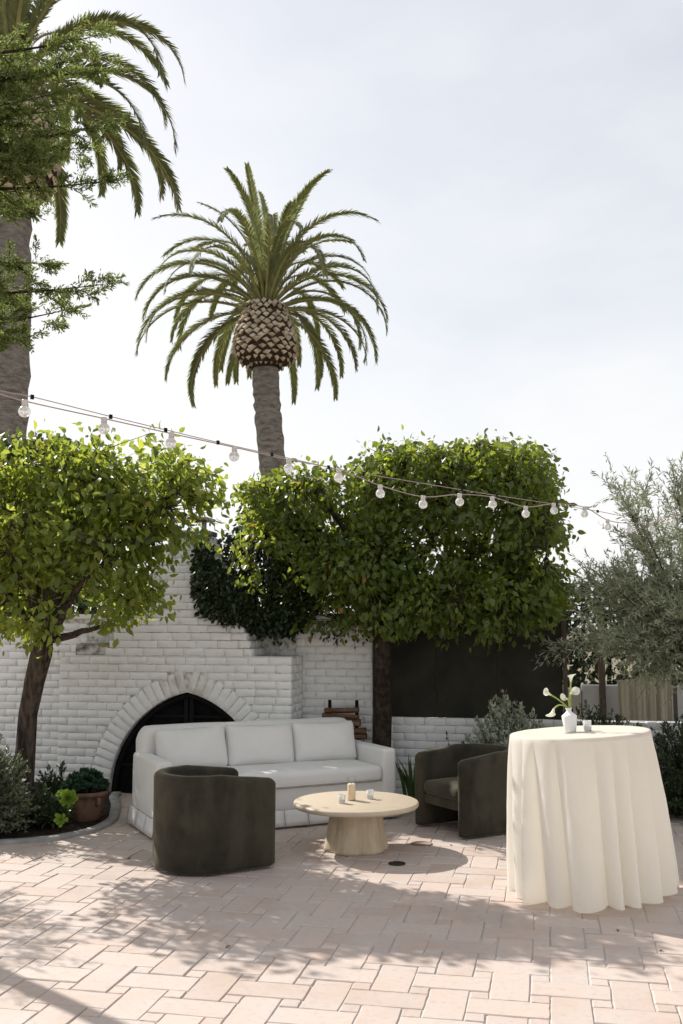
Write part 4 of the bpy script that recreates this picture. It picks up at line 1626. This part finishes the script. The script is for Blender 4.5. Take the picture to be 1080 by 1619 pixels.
for row in rings:
    for k, (r, z) in enumerate(row):
        th = 2 * math.pi * k / NT
        # folds lean round a little as they fall
        th2 = th + .05 * ((TH - z) / TH) * math.sin(th * 3 + 1)
        vs.append((r * math.cos(th2), r * math.sin(th2), z + (.0012 * mnoise.noise(Vector((r * 9 * math.cos(th), r * 9 * math.sin(th), 0))) if z >= TH - .001 else 0)))
for k in range(NT):
    fs.append((0, 1 + k, 1 + (k + 1) % NT))
for i in range(len(rings) - 1):
    for k in range(NT):
        k2 = (k + 1) % NT
        fs.append((1 + i * NT + k, 1 + (i + 1) * NT + k, 1 + (i + 1) * NT + k2, 1 + i * NT + k2))
cloth.add(vs, fs)
co = cloth.obj('tablecloth', M['linen'], None, True, (TX, TY, .034))
co.rotation_euler = TE
hem = Geo(); hem.tube([co_v for co_v in vs[-NT:]] + [vs[-NT]], .0022, 5)
hem.obj('hem', M['linen'], co, True)
tag(co, 'floor length cream tablecloth falling in folds over the tall table', 'tablecloth')


def on_table(dx, dy):
    v = tq @ Vector((dx, dy, TH + .0015))
    return Vector((TX, TY, .034)) + v


vp = on_table(-.055, -.02)
va = empty('bud_vase', vp); va.rotation_euler = TE
tag(va, 'white ceramic bud vase on the tall table', 'vase')
g = Geo()
g.lathe([(.0, .0), (.033, .0), (.037, .004), (.045, .060), (.049, .098), (.0485, .104), (.040, .112), (.026, .122), (.017, .132), (.0155, .140), (.021, .150), (.0225, .153), (.019, .153), (.013, .142), (.0125, .10)], 40, caps=False)
g.obj('body', M['ceramic'], va, True)


def lily(label, base, pts, head_dir, size, spin):
    root = empty('calla_lily', base)
    tag(root, label, 'flower', 'calla lilies in the vase')
    g = Geo()
    line = smooth_line(pts, 5)
    g.tube([tuple(p) for p in line], [.0042 + .0012 * (i / len(line)) for i in range(len(line))], 7)
    g.obj('stem', M['stem'], root, True)
    q = Vector(head_dir).to_track_quat('Z', 'Y')
    n, mrow = 26, 9
    vs, fs = [], []
    for i in range(mrow):
        t = i / (mrow - 1)
        for k in range(n):
            th = 2 * math.pi * k / n + spin
            lip = math.cos(th - spin)                         # the long petal side
            r = size * (.09 + .16 * t + .34 * max(0, t - .45) ** 1.3 * (1.2 + .9 * lip))
            z = size * (t * (.80 + .34 * lip * t)) - size * .28 * max(0, t - .72) * (1.4 + lip)
            vs.append(Vector((r * math.cos(th), r * math.sin(th), z)))
    for i in range(mrow - 1):
        for k in range(n):
            fs.append((i * n + k, i * n + (k + 1) % n, (i + 1) * n + (k + 1) % n, (i + 1) * n + k))
    e = Vector(tuple(line[-1]))
    Geo().add([tuple(e + q @ v) for v in vs], fs).obj('bloom', M['lily'], root, True)
    g = Geo(); g.tube([tuple(e), tuple(e + q @ Vector((0, 0, size * .55)))], [.004, .003], 6)
    g.obj('spadix', M['wax'], root, True)


vb = vp + Vector((0, 0, .10))
lily('upright calla lily, topmost bloom in the vase', vb, [(0, 0, 0), (.004, 0, .08), (.006, -.004, .16), (.010, -.006, .222)], (.05, -.15, 1), .062, -1.2)
lily('calla lily whose bloom opens right in the middle of the bunch', vb, [(0, 0, 0), (.002, -.004, .06), (.0, -.012, .11), (.004, -.02, .145)], (.55, -.45, .35), .060, .2)
lily('calla lily bending left at mid height', vb, [(0, 0, 0), (-.015, 0, .055), (-.07, -.005, .105), (-.118, -.008, .135)], (-.8, -.25, .45), .054, 2.6)
lily('drooping calla lily hanging left below the others', vb, [(0, 0, 0), (-.015, -.005, .055), (-.065, -.015, .073), (-.102, -.02, .050)], (-.35, -.2, -.95), .066, 2.6)
lily('calla lily turned left in the middle of the bunch', vb, [(0, 0, 0), (-.002, -.006, .05), (-.006, -.016, .09), (-.012, -.022, .112)], (-.7, -.5, .2), .050, 2.2)
vv = on_table(.055, .005)
vo = votive('small frosted votive glass beside the white vase', vv)
vo.rotation_euler = TE

# ------------------------------------------------------------------ firewood beside the wall
rack = empty('firewood_rack', (-2.06, 10.06, 0))
tag(rack, 'black iron firewood rack against the white wall', 'rack')
for xx in (-.145, .135):
    g = Geo(); g.box(xx - .016, xx + .016, -.012, .012, .0, .955)
    g.obj('upright', M['iron'], rack, bevel=.003)
    g = Geo(); g.box(xx - .02, xx + .02, -.11, -.0125, .0, .03)
    g.obj('foot', M['iron'], rack, bevel=.003)
g = Geo(); g.box(-.2, .2, -.10, -.07, .031, .055)
g.obj('rail', M['iron'], rack, bevel=.003)
rnd = random.Random(4)
words = ['topmost', 'second from the top', 'third from the top', 'fourth from the top', 'fifth from the top', 'sixth from the top', 'seventh from the top']
zz = .885
for k in range(9):
    h = rnd.uniform(.055, .08); l = rnd.uniform(.34, .42)
    zz -= h * .98
    n = 6
    prof_ = [(rnd.uniform(.8, 1.1) * h * .52 * math.cos(2 * math.pi * i / n + .4), rnd.uniform(.75, 1.0) * h * .54 * math.sin(2 * math.pi * i / n + .4)) for i in range(n)]
    vs, fs = [], []
    for s in range(6):
        t = s / 5 - .5
        for (a, c) in prof_:
            vs.append((t * l, a * 1.5 + rnd.uniform(-.004, .004), c + rnd.uniform(-.004, .004)))
    for s in range(5):
        for i in range(n):
            fs.append((s * n + i, s * n + (i + 1) % n, (s + 1) * n + (i + 1) % n, (s + 1) * n + i))
    fs += [tuple(range(n - 1, -1, -1)), tuple(5 * n + i for i in range(n))]
    o = Geo().add(vs, fs).obj('firewood_log', M['log'], None, False, (-2.06 + rnd.uniform(-.02, .05) - (.03 if k == 0 else 0), 9.98 + rnd.uniform(-.012, .012), zz + h / 2), (rnd.uniform(-.2, .2), rnd.uniform(-.05, .05), rnd.uniform(-.08, .08)))
    if k < 7:
        tag(o, 'split firewood log, %s in the stack by the wall' % words[k], 'log', 'stacked firewood')
    else:
        tag(o, ['split firewood log second from the bottom of the stack', 'split firewood log lowest in the stack on the rack'][k - 7], 'log', 'stacked firewood')

# ------------------------------------------------------------------ string lights
sl = empty('string_lights', (0, 0, 0))
tag(sl, 'string of round bulbs hanging across in front of the trees', 'string lights')
bulbs = [(-2.497, 4.384, 2.747), (-2.235, 4.723, 2.718), (-1.991, 5.039, 2.69), (-1.737, 5.367, 2.663), (-1.497, 5.677, 2.634), (-1.258, 5.987, 2.615), (-1.042, 6.266, 2.547), (-0.805, 6.572, 2.508),
         (-0.585, 6.857, 2.554), (-0.374, 7.13, 2.564), (-0.149, 7.421, 2.523), (0.058, 7.688, 2.572), (0.293, 7.992, 2.576), (0.48, 8.234, 2.496), (0.67, 8.48, 2.49), (0.871, 8.739, 2.516), (1.076, 9.004, 2.598)]
guide = [(-3.3, 3.345, 2.99), (-2.647, 4.19, 2.844), (-2.475, 4.413, 2.826), (-2.213, 4.751, 2.786), (-2.012, 5.011, 2.758), (-1.805, 5.279, 2.730), (-1.575, 5.577, 2.704), (-1.308, 5.922, 2.674), (-1.132, 6.149, 2.663),
         (-.573, 6.872, 2.640), (-.349, 7.162, 2.632), (.077, 7.713, 2.622), (.401, 8.132, 2.610), (.698, 8.516, 2.60), (1.176, 9.134, 2.668), (2.2, 10.46, 2.90)]
g = Geo(); g.tube([tuple(p) for p in smooth_line(guide, 5)], .0028, 6)
g.obj('guide_wire', M['cable'], sl, True)
top = .052
cab = [(-3.3, 3.34, 2.975), (-2.66, 4.17, 2.835)] + [(b_[0], b_[1], b_[2] + top) for b_ in bulbs] + [(1.5, 9.55, 2.74), (2.2, 10.455, 2.89)]
g = Geo(); g.tube([tuple(p) for p in smooth_line(cab, 6)], .0036, 6)
g.obj('cable', M['cable'], sl, True)
gb = Geo(); gb.lathe([(.0, -.030), (.010, -.0285), (.020, -.0225), (.0275, -.0125), (.030, 0), (.0285, .0095), (.022, .0195), (.0145, .026), (.0125, .030)], 24, caps=False)
bulb_me = gb.mesh('bulb', M['bulb'], True)
gs = Geo(); gs.lathe([(.0125, .026), (.0155, .027), (.0160, .050), (.0145, .058), (.0, .0585)], 18, caps=True)
sock_me = gs.mesh('socket', M['socket'], True)
rnd = random.Random(6)
for b_ in bulbs:
    s = place('socket', sock_me, sl, b_, (rnd.uniform(-.08, .08), rnd.uniform(-.08, .08), 0))
    place('bulb', bulb_me, s)
gc = Geo(); gc.box(-.008, .008, -.006, .006, -.012, .010)
clip_me = gc.mesh('clip', M['iron'])
for p in guide[2:-1:1]:
    place('clip', clip_me, sl, p, (0, 0, R(52)))

# ------------------------------------------------------------------ drains in the paving
for nm, x, y, r, lab in (('floor_drain', -1.11, 7.33, .062, 'small round dark drain in the paving in front of the coffee table'), ('access_cover', -1.02, 8.02, .085, 'round flush cover in the paving between table and right armchair')):
    root = empty(nm, (x, y, .003))
    tag(root, lab, 'drain')
    g = Geo(); g.lathe([(.0, .0), (r, .0), (r, .004), (r * .82, .0055), (r * .82, .002), (.0, .002)], 32, caps=False)
    g.obj('ring', M['drain'] if nm == 'floor_drain' else M['cover'], root, True)
    if nm == 'floor_drain':
        for k in range(5):
            xx = (k - 2) * r * .28
            hl = math.sqrt(max(0, (r * .8) ** 2 - xx ** 2))
            g = Geo(); g.box(xx - r * .07, xx + r * .07, -hl, hl, .0022, .005)
            g.obj('bar', M['drain'], root)

# a few dry leaves on the paving
rnd = random.Random(77)
dl = [Geo().add([tuple(p * .05) for p in LEAF * np.array((1, rnd.uniform(.8, 1.1), 2.2))], [tuple(q) for q in LEAF_F]).mesh('fallen_leaf', M['dry']) for _ in range(3)]
for (x, y, lab) in ((-.80, 8.02, 'small dry leaf on the paving in front of the right armchair'),
                    (.33, 6.02, 'small dry leaf on the paving in front of the tall clothed table'),
                    (-3.05, 7.10, 'dry leaf on the paving left of the armchair seen from behind'),
                    (-1.7, 5.3, 'dry leaf on the dappled paving low in the middle of the picture'),
                    (-3.62, 7.30, 'dry leaf on the paving beside the curved bed edging'),
                    (.55, 5.70, 'dry leaf on the paving low at the right edge')):
    o = place('fallen_leaf', rnd.choice(dl), None, (x, y, .006), (rnd.uniform(-.2, .2), rnd.uniform(.0, .25), rnd.uniform(0, 6.28)), (rnd.uniform(.6, 1.0),) * 3)
    tag(o, lab, 'leaf', 'fallen leaves')

# ------------------------------------------------------------------ beyond the low wall at the right
hs = empty('house', (5.7, 18.5, 0))
tag(hs, 'beige stucco house with clay tile roof behind the wispy tree', 'house')
g = Geo(); g.box(-2.75, 3.5, 0, 5, -.05, 3.30)
hw_ = g.obj('wall', M['stucco'], hs)
g = Geo(); g.box(-2.9, 1.5, -2.2, -.01, -.05, 2.35)
g.obj('porch', M['stucco'], hs)
def tiled_roof(x0_, x1_, y0_, y1_, z0_, z1_):
    g = Geo(); g.add([(x0_, y0_, z0_), (x1_, y0_, z0_), (x1_, y1_, z1_), (x0_, y1_, z1_), (x0_, y0_, z0_ - .08), (x1_, y0_, z0_ - .08), (x1_, y1_, z1_ - .08), (x0_, y1_, z1_ - .08)],
                      [(0, 1, 2, 3), (7, 6, 5, 4), (4, 5, 1, 0), (5, 6, 2, 1), (6, 7, 3, 2), (7, 4, 0, 3)])
    ro = g.obj('roof', M['rooftile'], hs)
    n = int((x1_ - x0_) / .24)
    g = Geo()
    L_ = math.hypot(y1_ - y0_, z1_ - z0_)
    for i in range(7):
        a = math.pi * i / 6
        for e in (0, 1):
            g.v.append((.085 * math.cos(a), e * L_, .075 * math.sin(a)))
    g.f = [(2 * i, 2 * i + 2, 2 * i + 3, 2 * i + 1) for i in range(6)]
    me = g.mesh('roof_tile', M['rooftile'], True)
    for k in range(n):
        place('roof_tile', me, ro, (x0_ + .12 + k * .24, y0_ - .03, z0_ + .004), (math.atan2(z1_ - z0_, y1_ - y0_), 0, 0))
tiled_roof(-3.1, 3.8, -.35, 2.6, 3.32, 4.3)
tiled_roof(-3.05, 1.7, -2.5, .0, 2.38, 3.0)
for xx in (-1.8, 0.2):
    g = Geo(); g.box(xx, xx + .8, -.03, .02, 2.42, 2.9) if False else g.box(xx, xx + .8, -2.23, -2.19, .9, 1.9)
    wi = g.obj('window', M['timber'], hs)
    g = Geo(); g.box(xx + .06, xx + .74, -2.245, -2.232, .96, 1.84)
    g.obj('pane', M['char'], wi)

gw = empty('garden_partition', (1.4, 11.85, 0))
tag(gw, 'grey white rendered partition beyond the low wall behind the vase', 'wall')
g = Geo(); g.box(-1.05, 2.6, 0, .16, -.05, 1.03)
g.obj('wall_slab', M['greywall'], gw, bevel=.008)
g = Geo(); g.box(-.86, -.79, -.10, -.005, -.05, 1.9)
g.obj('post', M['timber'], gw, bevel=.005)
g = Geo(); g.box(-1.28, -1.06, -.06, .2, -.05, .99)
g.obj('pier', M['stucco'], gw, bevel=.01)

hd = empty('tall_hedge', (1.9, 12.9, 0))
tag(hd, 'dark hedge behind the grey partition at the right', 'hedge')
rg = np.random.default_rng(56)
pos, dr, sz = [], [], []
hst = Geo()
for k in range(9):
    x = -1.6 + k * .4
    hst.tube([(x, 0, -.05), (x + rg.normal(0, .05), rg.normal(0, .05), 1.0), (x + rg.normal(0, .1), rg.normal(0, .1), 1.9)], [.04, .03, .012], 7, .2)
while len(pos) < 9000:
    q = rg.uniform(-1, 1, 3)
    m_ = (np.abs(q) ** 6).sum() ** (1 / 6)
    if m_ > 1 or rg.random() > .22 + m_ ** 5:
        continue
    p = np.array((0, 0, 1.2)) + q * np.array((1.95, .40, 1.05)) + rg.normal(0, .05, 3)
    pos.append(p); dr.append(np.array((q[0] * .3, q[1] * .5, -.2)) + rg.normal(0, .6, 3)); sz.append(rg.uniform(.07, .12))
hst.obj('stems', M['darkbark'], hd, True)
place('foliage', scatter('foliage', M['shrub'], pos, dr, sz, rg=rg), hd)

dp = empty('outdoor_curtain', (1.02, 11.62, 0))
tag(dp, 'tan outdoor curtain hanging in folds at the right behind the table', 'curtain')
g = Geo()
NXd, NZd = 60, 12
for j in range(NZd):
    for i in range(NXd):
        u, t = i / (NXd - 1), j / (NZd - 1)
        zt_ = 1.10 + .10 * u
        g.v.append(((u - .5) * .58 * (1 - .06 * t), .045 * math.sin(u * 27 + math.sin(u * 9) * 1.2) * (.5 + .5 * t) + .02 * math.sin(u * 61), zt_ * (1 - t) + .05 * t))
for j in range(NZd - 1):
    for i in range(NXd - 1):
        a = j * NXd + i
        g.f.append((a, a + NXd, a + NXd + 1, a + 1))
g.obj('cloth', M['drape'], dp, True)
g = Geo(); g.tube([(-.32, 0, 1.095), (.32, 0, 1.215)], .012, 8)
g.obj('rod', M['timber'], dp, True)
g = Geo(); g.box(.30, .34, -.02, .02, -.05, 1.2)
g.obj('post', M['timber'], dp)
